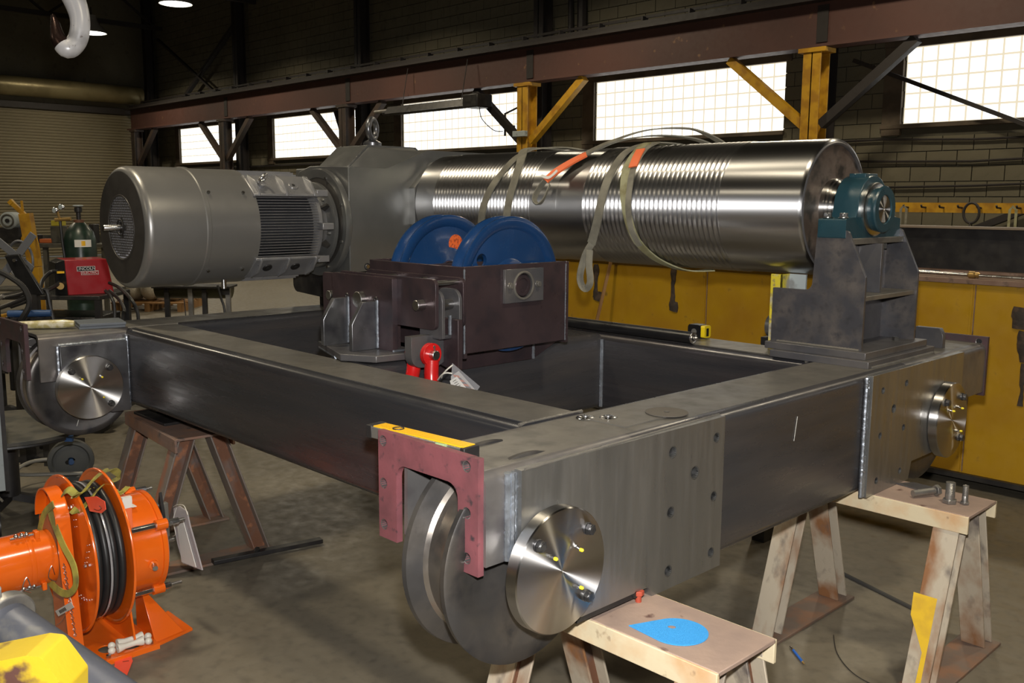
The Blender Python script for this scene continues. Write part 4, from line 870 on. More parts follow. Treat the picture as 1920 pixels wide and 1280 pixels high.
obj('shank', MB().cyl((-1.385,3.395,.647),(-1.340,3.475,.652), .0125, n=16), alu, t); obj('head', MB().hexn((-1.338,3.478,.652), (.5,.88,.03), .021, .015), alu, t, bevel=.001)
tag(obj('steel_offcut', MB().prism([(-1.50,3.52),(-1.40,3.50),(-1.37,3.57),(-1.46,3.58)], 'z', .631, .636), mill), 'Thin dark steel offcut lying near the bolts on the right sawhorse', 'offcut')
# ---- things on the frame
for (x, y, lab) in ((-1.752,1.988,'Left one of two shiny zinc lock washers on the near corner'), (-1.708,2.036,'Right one of two shiny zinc lock washers on the near corner')):
    t = thing('lock_washer', lab, 'washer', (x,y,ZT+.004), 'zinc washers on the near corner'); zz = ZT+.0008
    obj('ring', MB().lathe([(0,.013),(0,.026),(.002,.028),(.004,.026),(.0065,.016),(.0065,.013)], (x,y,zz), 'z', 40, closed=True), zinc, t); obj('boss', MB().lathe([(0,.006),(0,.0115),(.009,.011),(.009,.006)], (x,y,zz), 'z', 28, closed=True), zinc, t)
    for k in range(14): a = k*PI/7; obj('tooth', MB().box((x+.0245*math.cos(a), y+.0245*math.sin(a), zz+.003), (.003,.003,.004)), zinc, t)
tag(obj('cutting_disc', MB().lathe([(.0,.010),(.0,.0625),(.0022,.0625),(.0026,.024),(.0026,.010)], (-1.628,2.205,ZT+.0055), 'z', 56, closed=True), grind), 'Worn brown cutting disc lying flat on the near end truck', 'disc')
lv = lthing('spirit_level', 'Yellow and aluminium spirit level lying across the maroon end plate', 'level', (-1.985, 1.402, 1.0885), math.atan2(.03, .34))
obj('body', MB().bb(0, .34, 0, .052, 0, .030), alu, lv, bevel=.002); obj('top_face', MB().bb(.012, .335, .005, .047, .0302, .0325), levely, lv)
for y in (.012, .024, .036): obj('groove', MB().bb(.014, .333, y, y+.0012, .0325, .0331), M('level_groove', (.55,.28,.01), .4), lv)
obj('end_cap', MB().bb(-.012, .010, -.001, .053, -.001, .033), dark, lv, bevel=.002)
obj('hang_hole', MB().torus((.085,.026,.0335), (0,0,1), .014, .0018, 24, 6), dark, lv); obj('vial', MB().cyl((.255,-.004,.026),(.285,-.004,.026), .007, n=14), M('vial_green', (.25,.35,.18), .2), lv); obj('end_cap', MB().bb(.330, .345, -.001, .053, -.001, .031), dark, lv, bevel=.002)
t = thing('tape_measure', 'Black and yellow tape measure standing on the rear crossbeam', 'tape measure', (-2.47, 3.62, ZT))
obj('case', MB().prism(fillet([(-2.535,ZT),(-2.465,ZT),(-2.465,ZT+.055),(-2.475,ZT+.062),(-2.53,ZT+.062),(-2.535,ZT+.05)], .012, 4), 'y', 3.575, 3.625), blackp, t, bevel=.006)
obj('face', MB().prism(fillet([(3.577,ZT+.004),(3.627,ZT+.004),(3.627,ZT+.060),(3.577,ZT+.060)], .010, 4), 'x', -2.467, -2.445), M('tape_yellow', (.75,.55,.01), .4), t, bevel=.003)
obj('lock', MB().bb(-2.446,-2.441,3.592,3.606,ZT+.012,ZT+.048), blackp, t); obj('badge', MB().cyl((-2.50,3.5745,ZT+.03),(-2.50,3.573,ZT+.03), .014, n=20), alu, t)
t = thing('idler_roller', 'Black conveyor roller with bright end lying along the rear crossbeam', 'roller', (-2.9, 3.415, ZT))
obj('tube', MB().cyl((-3.55,3.405,ZT+.028),(-2.385,3.405,ZT+.028), .0265, n=32), blackp, t, bevel=.002); obj('end_ring', MB().lathe([(0,.012),(0,.026),(.004,.0255),(.004,.020),(.001,.019),(.001,.012)], (-2.385,3.405,ZT+.028), 'x', 32, closed=True), zinc, t); obj('axle', MB().hexn((-2.39,3.405,ZT+.028), (1,0,0), .007, .028), zinc, t)
t = thing('prop_post', 'Upright channel offcut with flaking yellow paint propping the drum', 'post', (-2.03, 3.57, ZT))
obj('post', MB().bb(-2.092, -2.040, 3.53, 3.537, ZT, 1.408).bb(-2.047,-2.040,3.53,3.60,ZT,1.408), M('flaking_yellow', (.62,.50,.03), .6, c2=(.35,.33,.27), s2=14, t2=(.45,.6), c3=(.2,.16,.1), s3=30), t, bevel=.001)
obj('bracket', MB().bb(-2.040, -1.965, 3.59, 3.60, 1.33, 1.408), greyp, t)
tag(obj('small_tank', MB().lathe([(0,.0),(0,.055),(.06,.055),(.075,.045),(.085,.02),(.086,0)], (-2.45,4.15,1.10), 'x', 32), ground), 'Rounded bright steel tank end behind the yellow post', 'tank')
tag(obj('cap_stand', MB().bb(-2.47,-2.40,4.10,4.20,0,1.046), dark), 'Dark upright stand below the bright steel cap behind the frame', 'stand')
tag(obj('corner_plate', MB().prism([(-1.72,ZT),(-1.60,ZT),(-1.60,ZT+.055),(-1.615,ZT+.085),(-1.72,ZT+.085)], 'y', 4.12, 4.15), mill, bevel=.002), 'Small dark upright plate on the far right corner of the frame', 'plate')
for k, (z, dx) in enumerate([(ZT, 0), (ZT+.014, .01)]): tag(obj('steel_plate', MB().prism([(-4.79+dx,1.64),(-4.60+dx,1.60),(-4.55+dx,1.80),(-4.74+dx,1.84)], 'z', z, z+.013), bluep if False else M('grey_blue_plate_%d' % k, (.10,.115,.135), .5), bevel=.002), '%s of two grey-blue steel plates stacked on the far left corner' % ['Lower', 'Upper'][k], 'plate', 'stacked grey plates')
tag(obj('wrapped_electrode_pack', MB().tube([(-4.80,1.38,ZT+.02),(-4.74,1.47,ZT+.022),(-4.68,1.56,ZT+.024),(-4.655,1.60,ZT+.024)], [.018,.020,.022,.015], 12), M('yellow_wrap', (.42,.36,.16), .3, coat=.5, c2=(.65,.60,.45), s2=30)), 'Shiny yellowish wrapped pack lying behind the far left end plate', 'pack')
# chalk marks inside the left end plate
def text(name, body, size, mt, M_, par, ext=.0004):
    cu = bpy.data.curves.new(name, 'FONT'); cu.body = body; cu.size = size; cu.extrude = ext; cu.align_x = 'CENTER'; cu.align_y = 'CENTER'
    co = bpy.data.objects.new(name, cu); C.objects.link(co); bpy.context.view_layer.update()
    me = bpy.data.meshes.new_from_object(co); bpy.data.objects.remove(co)
    me.transform(M_); me.materials.clear(); me.materials.append(mt)
    o = bpy.data.objects.new(name, me); C.objects.link(o); o.parent = par
    if par.name in WORLD: o.matrix_parent_inverse = Matrix.Translation(WORLD[par.name]).inverted()
    return o
text('chalk_letters', 'ENC', .045, chalk, Matrix.Translation((-4.8135, 1.45, .95)) @ Matrix(((0,0,1,0),(1,0,0,0),(0,1,0,0),(0,0,0,1))), fr)
obj('chalk_circle', MB().tube([(-4.813,1.455+.026*math.cos(a*PI/10),1.015+.02*math.sin(a*PI/10)) for a in range(20)], .0018, 6, closed=True), chalk, fr)
obj('chalk_stroke', MB().bar((-1.523,2.76,.93),(-1.523,2.775,1.01), .001, .002), chalk, fr); obj('chalk_stroke', MB().bar((-4.578,1.555,.632),(-4.578,1.565,.66), .001, .003), chalk, fr)

# ================================================================== SLINGS
def dpt(x, th, off=0):
    t = math.radians(th); r = RD+.005+off
    return Vector((x, DY_-r*math.cos(t), DZ_+r*math.sin(t))), Vector((0, -math.cos(t), math.sin(t)))
def strand(pts, k=6):
    P = smooth_path([dpt(*p)[0] for p in pts], k); N_ = []
    for p in P:
        n = Vector((0, p.y-DY_, p.z-DZ_)); N_.append(n.normalized() if n.length > .01 else Vector((0,-1,0)))
    return P, N_
t = thing('web_sling', 'Grey lifting sling doubled over the left grooves of the drum', 'sling', (-3.6, DY_-.28, DZ_), 'slings on the drum')
for pts, mt, wd in (([(-3.16,165,.0),(-3.24,140,.004),(-3.30,120,.008),(-3.42,98,.012),(-3.56,78,.012),(-3.60,60,.006),(-3.615,41,.003),(-3.659,21.7),(-3.699,4.6),(-3.734,-12),(-3.786,-34),(-3.81,-50)], sling_g, .045),
                    ([(-3.22,165,.0),(-3.28,140,.0),(-3.34,118,.004),(-3.50,92,.006),(-3.60,74,.018),(-3.56,58,.008),(-3.528,44.4,.002),(-3.510,24.3),(-3.518,7.5),(-3.538,-8.8),(-3.57,-26),(-3.60,-45)], sling_g, .048)):
    P, N_ = strand(pts); obj('strap', MB().ribbon(P, N_, wd, .006), mt, t)
t = thing('web_sling', 'Long grey sling with orange end tags draped over the right grooves, its loops hanging down', 'sling', (-2.9, DY_-.28, DZ_), 'slings on the drum')
P, N_ = strand([(-2.62,165,.0),(-2.66,135,.0),(-2.70,110,.006),(-2.78,90,.01),(-2.84,75,.01),(-2.875,56,.004),(-2.885,28),(-2.898,7.7),(-2.935,-17.3,.004),(-2.99,-36,.02)])
obj('strap', MB().ribbon(P, N_, .045, .006), sling_g, t)
e = P[-1]; lp = smooth_path([e, e+Vector((-.03,-.012,-.06)), e+Vector((-.055,-.016,-.15)), e+Vector((-.045,-.016,-.20)), e+Vector((-.015,-.016,-.215)), e+Vector((.010,-.016,-.18)), e+Vector((.0,-.016,-.10)), e+Vector((-.006,-.006,-.03))], 5)
obj('eye_loop', MB().ribbon(lp, [Vector((1,-.5,.1))]*len(lp), .034, .005), sling_g, t)
P, N_ = strand([(-2.50,165,.0),(-2.54,135,.01),(-2.62,108,.03),(-2.80,92,.045),(-2.96,76,.035),(-3.06,62,.02),(-3.13,48,.02),(-3.19,33,.03),(-3.232,20,.045)])
obj('strap', MB().ribbon(P, N_, .040, .006), sling_g, t)
P, N_ = strand([(-2.48,160,.0),(-2.52,125,.03),(-2.60,100,.06),(-2.70,92,.075),(-2.84,80,.07),(-2.98,66,.045),(-3.09,50,.03),(-3.16,36,.035)])
obj('strap', MB().ribbon(P, N_, .040, .006), sling_g, t)
P, N_ = strand([(-3.07,50,.032),(-3.13,40,.036),(-3.19,29,.046),(-3.225,20,.060)])
obj('orange_tag', MB().ribbon(P, N_, .040, .009), otag, t, label='orange end tag')
P, N_ = strand([(-3.16,28,.068),(-3.20,22,.068),(-3.255,24,.068)]); obj('white_label', MB().ribbon(P, N_, .014, .003), paper, t)
lp = smooth_path([dpt(-3.235,20,.055)[0], dpt(-3.262,12,.06)[0], dpt(-3.275,5,.065)[0], dpt(-3.255,1,.06)[0], dpt(-3.228,5,.05)[0], dpt(-3.215,18,.035)[0]], 5); lc = dpt(-3.245,9,.06)[0]
obj('eye_loop', MB().ribbon(lp, [(q-lc) for q in lp], .036, .005), sling_g, t)
t = thing('web_sling', 'Pale yellow-green sling hugging the drum right of the long grey one', 'sling', (-2.76, DY_-.28, DZ_), 'slings on the drum')
P, N_ = strand([(-2.74,165,.0),(-2.78,135,.0),(-2.78,108,.004),(-2.82,90,.012),(-2.815,70,.010),(-2.80,40,.003),(-2.777,17.6),(-2.754,-1.9),(-2.735,-21.5),(-2.715,-38),(-2.66,-58,.006),(-2.58,-80,.012),(-2.50,-100,.01)])
obj('strap', MB().ribbon(P, N_, .045, .006), sling_y2, t)
P, N_ = strand([(-2.76,80,.014),(-2.765,60,.010),(-2.752,33.6,.006),(-2.742,17.5,.004),(-2.738,-1.8,.004),(-2.73,-21.4,.006),(-2.712,-38,.008)])
obj('strap', MB().ribbon(P, N_, .030, .005), sling_g, t)
P, N_ = strand([(-2.775,58,.020),(-2.765,48,.016),(-2.755,36,.014)]); obj('orange_tag', MB().ribbon(P, N_, .045, .006), otag, t, label='orange end tag')
# ================================================================== YELLOW GIRDER AT THE BACK RIGHT
YG = 5.83
t = thing('box_girder', 'Long yellow painted box girder standing behind the frame', 'girder', (-3, 6.1, 0))
b = MB(); b.bb(-6.6, 2.0, YG, YG+.02, .09, 1.235); obj('side_plate', b, yold, t, bevel=.002)
obj('side_plate', MB().bb(-6.6, 2.0, YG+.66, YG+.68, .09, 1.235), yold, t); obj('end_plate', MB().bb(-6.6,-6.58,YG+.02,YG+.66,.09,1.235), yold, t)
obj('top_flange', MB().bb(-6.6, 2.0, YG-.03, YG+.72, 1.235, 1.265), rust_p, t, bevel=.003); obj('bottom_flange', MB().bb(-6.6, 2.0, YG-.03, YG+.72, .06, .09), dark, t)
for x in (-2.12, -4.0): obj('seam', MB().bb(x, x+.012, YG-.006, YG, .10, 1.23), yold, t); obj('seam', MB().bb(x+.022, x+.028, YG-.004, YG, .10, 1.23), rust_p, t)
scar = M('torch_burn', (.035,.026,.02), .8, 0, (.07,.045,.03), 30, bump=.6, bs=60)
def scarm(x, zt_, zb_, w0):
    b = MB(); k = int((zt_-zb_)/.025); pts = []; rr = []
    for i in range(k+1): pts.append((x+random.uniform(-.003,.003), YG-.001, zt_-i*.025)); rr.append(w0*random.uniform(.85,1.1)*(.8+.2*math.sin(i*.7)))
    b.tube(smooth_path(pts, 3), [r.x for r in smooth_path([(q,0,0) for q in rr], 3)], 10, flat=1); b.v = [(p[0], YG+(p[1]-YG)*.35-.002, p[2]) for p in b.v]; obj('torch_scar', b, scar, t)
scarm(-4.28, 1.22, .93, .026); scarm(-4.27, .96, .86, .045); scarm(-5.05, 1.20, .90, .030); scarm(-5.02, .98, .88, .05)
scarm(-1.80, .98, .80, .05); scarm(-1.80, .80, .55, .018); scarm(-1.84, 1.12, .98, .05)
for x in (-6, -3, 0): obj('skid', MB().bb(x-.1, x+.1, YG-.0, YG+.7, 0, .06), dark, t)
t = thing('steel_beam', 'Dark steel I-beam lying on top of the yellow girder', 'beam', (-2, 6.5, 1.265))
IY = 6.38
obj('web', MB().bb(-5.2, 2.0, IY, IY+.012, 1.28, 1.545), dark, t); obj('bottom_flange', MB().bb(-5.2,2.0,IY-.08,IY+.09,1.265,1.28), rust_p, t); obj('top_flange', MB().bb(-5.2, 2.0, IY-.08, IY+.09, 1.545, 1.560), M('beam_edge', (.22,.17,.12), .5), t, bevel=.002)
t = thing('air_pipe', 'Bright metal pipe with brass coupling lying along the yellow girder', 'pipe', (-2.2, 5.92, 1.265))
obj('pipe', MB().tube([(-2.62,5.90,1.285),(-2.17,5.89,1.283)], .011, 12), zinc, t); obj('pipe', MB().tube([(-2.10,5.88,1.282),(-1.2,5.86,1.279)], .008, 12), zinc, t); obj('coupling', MB().lathe([(0,.012),(.01,.022),(.04,.022),(.045,.016),(.06,.018),(.07,.010)], (-2.17,5.89,1.285), 'x', 14), brass, t)
tag(obj('torch_handle', MB().bar((-2.52,6.03,1.278),(-2.40,6.05,1.278), .05, .025), dark, bevel=.006), 'Small dark tool lying behind the bright pipe on the girder', 'tool')
tag(obj('wooden_stick', MB().bar((-5.01,5.55,.0),(-4.85,5.78,1.26), .022, .022), wood), 'Slim raw wooden stick leaning against the yellow girder', 'stick')
# ================================================================== ORANGE CABLE REEL
RX, RZ = -3.61, .375
rl = thing('cable_reel', 'Orange spring cable reel on the floor wound with thick black cable', 'cable reel', (-3.55, 1.3, 0))
def flange_(y0, R): 
    f_ = obj('flange', MB().lathe([(y0-.001,.08),(y0-.001,R-.014),(y0-.006,R-.008),(y0-.006,R-.002),(y0-.003,R),(y0+.004,R),(y0+.006,R-.003),(y0+.006,R-.008),(y0+.002,R-.014),(y0+.002,.08)], (RX,0,RZ), 'y', 80, closed=True), orange, rl, smooth=35)
    return f_
f1 = flange_(1.195, .302); f2 = flange_(1.365, .302)
for k in range(5):
    a = -1.2+k*2*PI/5; obj('bolt', MB().hexn((RX+.20*math.cos(a),1.190,RZ+.20*math.sin(a)), (0,-1,0), .0075, .009), bolt_m, f1)
for k in range(3):
    a = .3+k*.9-1.2
    for j in range(5): obj('rivet', MB().hexn((RX+(.17+.018*j)*math.cos(a+.10*j),1.191,RZ+(.17+.018*j)*math.sin(a+.1*j)), (0,-1,0), .0025, .002, 8), bolt_m, f1)
obj('core', MB().cyl((RX,1.20,RZ),(RX,1.36,RZ), .16, n=40), orange, rl)
cables = MB()
for k in range(4): obj('cable_turn', MB().torus((RX, 1.226+.036*k, RZ), (0,1,0), .242, .0185, 72, 12), rubber, rl, smooth=70)
for k in range(4): obj('cable_turn', MB().torus((RX, 1.224+.037*k, RZ), (0,1,0), .207, .0185, 48, 8), rubber, rl, smooth=70)
obj('wire_tie', MB().lathe([(1.272,.2625),(1.278,.2635),(1.282,.2625)], (RX,0,RZ), 'y', 72), M('clear_band', (.45,.45,.48), .2, .5), rl)
# spring housing on the far side
obj('spring_housing', MB().lathe([(1.392,.0),(1.392,.198),(1.398,.198),(1.400,.192),(1.520,.192),(1.522,.198),(1.540,.198),(1.546,.190),(1.548,.0)], (RX+.005,0,RZ-.015), 'y', 72), orange, rl, smooth=35)
obj('access_door', MB().bb(RX+.150, RX+.165, 1.385, 1.42, RZ+.02, RZ+.22), otag, rl, label='orange-red label strip', bevel=.002); obj('label_end', MB().bb(RX+.149, RX+.166, 1.384, 1.421, RZ+.18, RZ+.222), paper, rl)
obj('nameplate', MB().prism([(RX+.06,1.42),(RX+.11,1.42),(RX+.11,1.46),(RX+.06,1.46)], 'z', RZ+.160, RZ+.163), paper, rl)
for a, l0 in ((.55, 1.375), (-.95, 1.375), (2.2, 1.375)):
    x, z = RX+.005+.205*math.cos(a), RZ-.015+.205*math.sin(a); obj('tie_rod', MB().hexn((x,l0,z), (0,1,0), .013, .22 if a > 0 else .20, 6), zinc, rl, bevel=.001); obj('rod_clamp', MB().cyl((x,1.50,z),(x,1.545,z), .021, n=16), orange, rl); obj('rod_end', MB().cyl((x,1.57,z),(x,1.62,z), .007, n=10), zinc, rl)
obj('stud', MB().cyl((RX+.19,1.48,RZ-.05),(RX+.232,1.47,RZ-.055), .010, n=14), bolt_m, rl); obj('stud_boss', MB().cyl((RX+.185,1.48,RZ-.05),(RX+.205,1.476,RZ-.052), .018, n=18), orange, rl)
obj('end_bracket', MB().prism([(RX-.05,RZ-.05),(RX+.10,RZ-.09),(RX+.13,RZ-.02),(RX+.11,RZ+.12),(RX+.09,RZ+.19),(RX+.07,RZ+.10),(RX-.04,RZ+.06)], 'y', 1.56, 1.572), dark, rl); obj('yoke', MB().bb(RX+.06,RX+.085,1.548,1.60,RZ+.0,RZ+.14), alu, rl, bevel=.003); obj('latch', MB().cyl((RX+.12,1.55,RZ+.0),(RX+.12,1.60,RZ+.0), .009, n=12), zinc, rl)
# slip-ring drum towards the camera
obj('slip_ring_cover', MB().cyl((RX+.0,.55,RZ+.01),(RX+.0,1.02,RZ+.01), .105, n=56), orange, rl, bevel=.004); obj('cover_ring', MB().cyl((RX,1.02,RZ+.01),(RX,1.12,RZ+.01), .100, n=48), orange, rl)
obj('cover_band', MB().lathe([(1.01,.1075),(1.026,.1085),(1.03,.1075)], (RX,0,RZ+.01), 'y', 48), orange, rl)
for z_, a in ((.11, 1.2), (-.09, -.7)):
    c = Vector((RX+.115*math.cos(a), 1.0, RZ+.01+.115*math.sin(a))); obj('toggle', MB().tube([c+Vector((0,-.04,0)), c, c+Vector((0,.045,.0))], .005, 8), zinc, rl)
    for d in (-.02, 0, .018): obj('wing_nut', MB().sphere(c+Vector((0,d,.006)), .009, 6), zinc, rl)
    obj('toggle_lug', MB().box(tuple(c+Vector((-.01,.06,-.005))), (.03,.02,.03)), orange, rl, bevel=.003)
hp_ = smooth_path([(RX+.10,1.0,RZ-.05),(RX+.112,.985,RZ-.01),(RX+.11,.97,RZ-.05),(RX+.114,.995,RZ-.07)], 4); obj('wire_clip', MB().tube(hp_, .002, 6), zinc, rl); obj('wire_clip', MB().tube([p+Vector((0,.10,.02)) for p in hp_], .002, 6), zinc, rl)
# arch-shaped side support with rolled edge, base, foot
ar = [(RX-.115,.02)]+[(RX-.02+.115*math.cos(a), RZ+.135+.125*math.sin(a)) for a in [PI-i*PI/12 for i in range(13)]]+[(RX+.115,.35),(RX+.16,.02)]
obj('side_support', MB().prism(ar, 'y', 1.140, 1.148), orange, rl)
edge = smooth_path([(x, 1.125, z) for x, z in ar[1:]], 3)
en = [Vector((math.cos(0),0,0))]*len(edge)
cc_ = Vector((RX-.0,1.13,RZ+.05)); obj('support_edge', MB().ribbon(edge, [(p-cc_) for p in edge], .050, .006), orange, rl)
ar2 = [(RX-.13,.02),(RX-.115,RZ+.05),(RX+.08,RZ+.05),(RX+.19,.02)]
obj('far_support', MB().prism(ar2, 'y', 1.393, 1.400), orange, rl)
obj('base_plate', MB().prism([[(RX-.16,1.125),(RX+.17,1.125),(RX+.17,1.15),(RX+.235,1.20),(RX+.235,1.40),(RX-.16,1.40)], circ((RX+.14,1.235),.035,24,.028)[::-1], circ((RX+.185,1.315),.022,20,.03)[::-1]], 'z', .014, .020), orange, rl, bevel=.001)
obj('base_lip', MB().bb(RX+.230,RX+.236,1.20,1.40,0,.019), orange, rl); obj('base_lip', MB().bb(RX-.16,RX+.17,1.395,1.40,0,.019), orange, rl); obj('base_lip', MB().bb(RX-.16,RX+.17,1.125,1.13,0,.019), orange, rl)
obj('outrigger', MB().hexa([(RX+.02,1.40,.0),(RX+.20,1.40,.0),(RX+.175,1.53,.0),(RX-.05,1.53,.0)], [(RX+.02,1.40,.20),(RX+.075,1.40,.20),(RX+.06,1.405,.20),(RX+.02,1.405,.20)]), orange, rl, bevel=.002)
obj('foot_plate', MB().prism([(RX+.02,1.40),(RX+.215,1.40),(RX+.175,1.56),(RX-.05,1.56)], 'z', .0, .010), orange, rl, bevel=.001)
for x, y in ((RX+.155,1.165),(RX+.215,1.215),(RX+.215,1.375),(RX+.16,1.375)): obj('bolt', MB().hexn((x,y,.020), (0,0,1), .009, .010), bolt_m, rl)
def ym(y):
    K = [(0,0),(1.0,1.0),(1.12,1.10),(1.195,1.165),(1.365,1.297),(1.548,1.475),(1.62,1.545),(3,3)]
    for (a, b), (c, d) in zip(K, K[1:]):
        if a <= y <= c: return b+(d-b)*(y-a)/(c-a)
for ch in list(rl.children_recursive):
    if ch.name.split('.')[0] in ('base_plate','base_lip','outrigger','foot_plate','side_support','support_edge') or (ch.name.startswith('bolt') and ch.data.vertices[0].co.z < .05): continue
    for v in ch.data.vertices: v.co.y = ym(v.co.y)
for (x, y, lab) in ((RX+.165,1.315,'White spool-shaped cable guide roller nearest the reel cable'),(RX+.205,1.300,'White spool-shaped cable guide roller nearest the base edge')):
    t = thing('guide_roller', lab, 'roller', (x, y, .02), 'white rollers on the reel base')
    obj('spool', MB().lathe([(-.048,.004),(-.048,.017),(-.042,.017),(-.02,.011),(.02,.011),(.042,.017),(.048,.017),(.048,.004)], (x,y,.039), 'y', 24), white_m, t)
    for s_ in (-1, 1): obj('end_roller', MB().sphere((x+.008*s_,y+s_*.066,.034), .014, 8), white_m, t)
# yellow-green sling on the reel
t = thing('web_sling', 'Yellow-green lifting sling looped over the orange cable reel', 'sling', (RX, 1.2, .62))
def rp(px, py, y): # a point on a vertical plane across the reel
    d = RT*((px-960)/1770)+FW-UP*((py-640)/1770); return CAM+d*((y-CAM.y)/d.y)
a_ = smooth_path([rp(118,925,1.12), rp(130,918,1.13), rp(148,928,1.16), rp(170,905,1.24), rp(188,888,1.29), rp(208,880,1.33), rp(225,892,1.37), rp(205,905,1.33), rp(185,915,1.27), rp(165,940,1.20), rp(148,960,1.165), rp(135,955,1.14)], 5)
obj('strap', MB().ribbon(a_, [(0,-.7,.7)]*len(a_), .028, .004), sling_y, t)
a_ = smooth_path([rp(140,930,1.15), rp(170,918,1.25), rp(200,915,1.33), rp(222,925,1.36), rp(240,912,1.40)], 5); obj('strap', MB().ribbon(a_, [(0,-.6,.8)]*len(a_), .03, .004), sling_y, t)
a_ = smooth_path([rp(100,945,1.10), rp(82,965,1.09), rp(72,1010,1.085), rp(74,1050,1.08), rp(90,1085,1.08), rp(112,1108,1.08), rp(130,1112,1.085), rp(142,1095,1.09), rp(138,1060,1.095), rp(120,1025,1.10), rp(105,990,1.10), rp(95,960,1.10), rp(100,945,1.10)], 5)
obj('loop', MB().ribbon(a_, [(0.3,-1,.25)]*len(a_), .026, .004), sling_y, t)
# tags and papers
def tagcard(name, lab, pts, y, mt, cat='tag', th=.002):
    p = [rp(u, v, yy) for (u, v), yy in zip(pts, y if isinstance(y, list) else [y]*len(pts))]; n = (p[1]-p[0]).cross(p[2]-p[0]).normalized(); k = len(p)
    b = MB(); b.add(p+[q+n*th for q in p], [tuple(range(k))[::-1], tuple(range(k,2*k))]+[(i,(i+1)%k,k+(i+1)%k,k+i) for i in range(k)])
    return tag(obj(name, b, mt, smooth=0), lab, cat)
tc_ = tagcard('inspection_tag', 'Fluorescent red tag tied on the top of the reel cable', [(158,932),(180,930),(196,940),(198,955),(190,962),(168,958),(164,945)], 1.17, rtag)
obj('marking', MB().tube(smooth_path([rp(176,954,1.168), rp(184,957,1.168), rp(190,953,1.168), rp(186,948,1.168)], 4), .001, 5), blackp, tc_)
tc_ = tagcard('inspection_tag', 'Fluorescent red tag lying on the floor in front of the reel base', [(218,1232),(246,1228),(249,1238),(240,1262),(236,1276),(212,1262),(211,1250)], .0, rtag) if False else None
fl = lambda px, py: (lambda d: CAM+d*(CAM.z-.004)/(-d.z))(RT*((px-960)/1770)+FW-UP*((py-640)/1770))
p = [fl(*q) for q in [(216,1234),(232,1232),(246,1230),(249,1240),(240,1262),(236,1272),(214,1258)]]; b = MB(); k = len(p); b.add(p+[q+Vector((0,0,.003)) for q in p], [tuple(range(k))[::-1], tuple(range(k,2*k))]+[(i,(i+1)%k,k+(i+1)%k,k+i) for i in range(k)])
tc_ = tag(obj('inspection_tag', b, rtag, smooth=0), 'Fluorescent red tag lying on the floor in front of the reel base', 'tag')
obj('marking', MB().bar(fl(230,1242)+Vector((0,0,.004)), fl(242,1240)+Vector((0,0,.004)), .002, .001), blackp, tc_)
t = thing('document_bag', 'Clear plastic bag of papers tied to the end of the orange reel', 'bag', rp(340,1010,1.60))
def bagc(name, pts, y, mt, th, off=0):
    p = [rp(u, v, y)+Vector((0,-off,0)) for u, v in pts]; k = len(p); n = Vector((.2,-1,.1)).normalized()
    b = MB(); b.add(p+[q+n*th for q in p], [tuple(range(k))[::-1], tuple(range(k,2*k))]+[(i,(i+1)%k,k+(i+1)%k,k+i) for i in range(k)]); return obj(name, b, mt, t, smooth=0)
bagc('bag', [(328,952),(338,948),(352,958),(358,985),(368,1020),(381,1068),(345,1055),(335,1020),(328,985)], 1.60, film, .006)
bagc('paper', [(336,978),(347,972),(372,1062),(345,1052)], 1.60, paper, .003, .008)
obj('tie', MB().tube(smooth_path([rp(325,950,1.60), rp(333,946,1.59), rp(345,948,1.585), rp(352,965,1.58)], 4), .0018, 6), white_m, t); obj('tie', MB().tube(smooth_path([rp(331,952,1.585), rp(325,975,1.58), rp(329,1000,1.58), rp(324,1005,1.6)], 4), .0016, 6), white_m, t)
t = thing('serial_tag', 'Small white barcode tag hanging on a wire at the reel support', 'tag', rp(120,1138,1.10))
def bt(u, v): return rp(104, 1145, 1.10)+(rp(133,1128,1.10)-rp(104,1145,1.10))*u+(rp(110,1155,1.10)-rp(104,1145,1.10))*v*1.0
def btc(name, u0, u1, v0, v1, mt, d):
    p = [bt(u0,v0), bt(u1,v0), bt(u1,v1), bt(u0,v1)]; n = Vector((.1,-1,.1)).normalized(); b = MB(); b.add([q+n*d for q in p]+[q+n*(d+.001) for q in p], [(3,2,1,0),(4,5,6,7),(0,1,5,4),(1,2,6,5),(2,3,7,6),(3,0,4,7)]); obj(name, b, mt, t, smooth=0)
btc('card', 0, 1, 0, 1, paper, 0)
for k in range(6): btc('bar', .2+.07*k, .2+.07*k+.035, .25, .8, blackp, .0015)
obj('wire', MB().tube(smooth_path([bt(1,.4), rp(128,1110,1.10), rp(118,1090,1.10)], 4), .001, 5), zinc, t); obj('wire', MB().tube(smooth_path([bt(.7,1), rp(125,1150,1.10), rp(115,1165,1.11), rp(100,1175,1.12)], 5), .001, 5), zinc, t)
sh2 = M('safety_chain', (.5,.5,.5), .3, 1)
t = thing('link_chain', 'Thin bright chain hanging down the reel support edge', 'chain', rp(135,1100,1.10))
p0, p1 = rp(120,1058,1.10), rp(141,1190,1.12)
for k in range(26):
    c = p0.lerp(p1, k/25); obj('link', MB().torus(c, (1,0,.2) if k % 2 else (0,1,.2), .0045, .0012, 10, 5), sh2, t)
# pen on the floor
t = thing('ballpoint_pen', 'Blue ballpoint pen lying on the floor between the two right sawhorses', 'pen', (-1.665,3.13,.005))
pa, pb_ = fl(1482,1213)+Vector((0,0,.003)), fl(1508,1246)+Vector((0,0,.003))
obj('barrel', MB().cyl(pa.lerp(pb_,.22), pa.lerp(pb_,.88), .0052, n=12), M('pen_blue', (.02,.12,.5), .4), t); obj('clip_end', MB().cyl(pa, pa.lerp(pb_,.22), .0048, n=12), zinc, t); obj('tip', MB().cyl(pa.lerp(pb_,.88), pb_, .005, .001, n=12), brass, t)
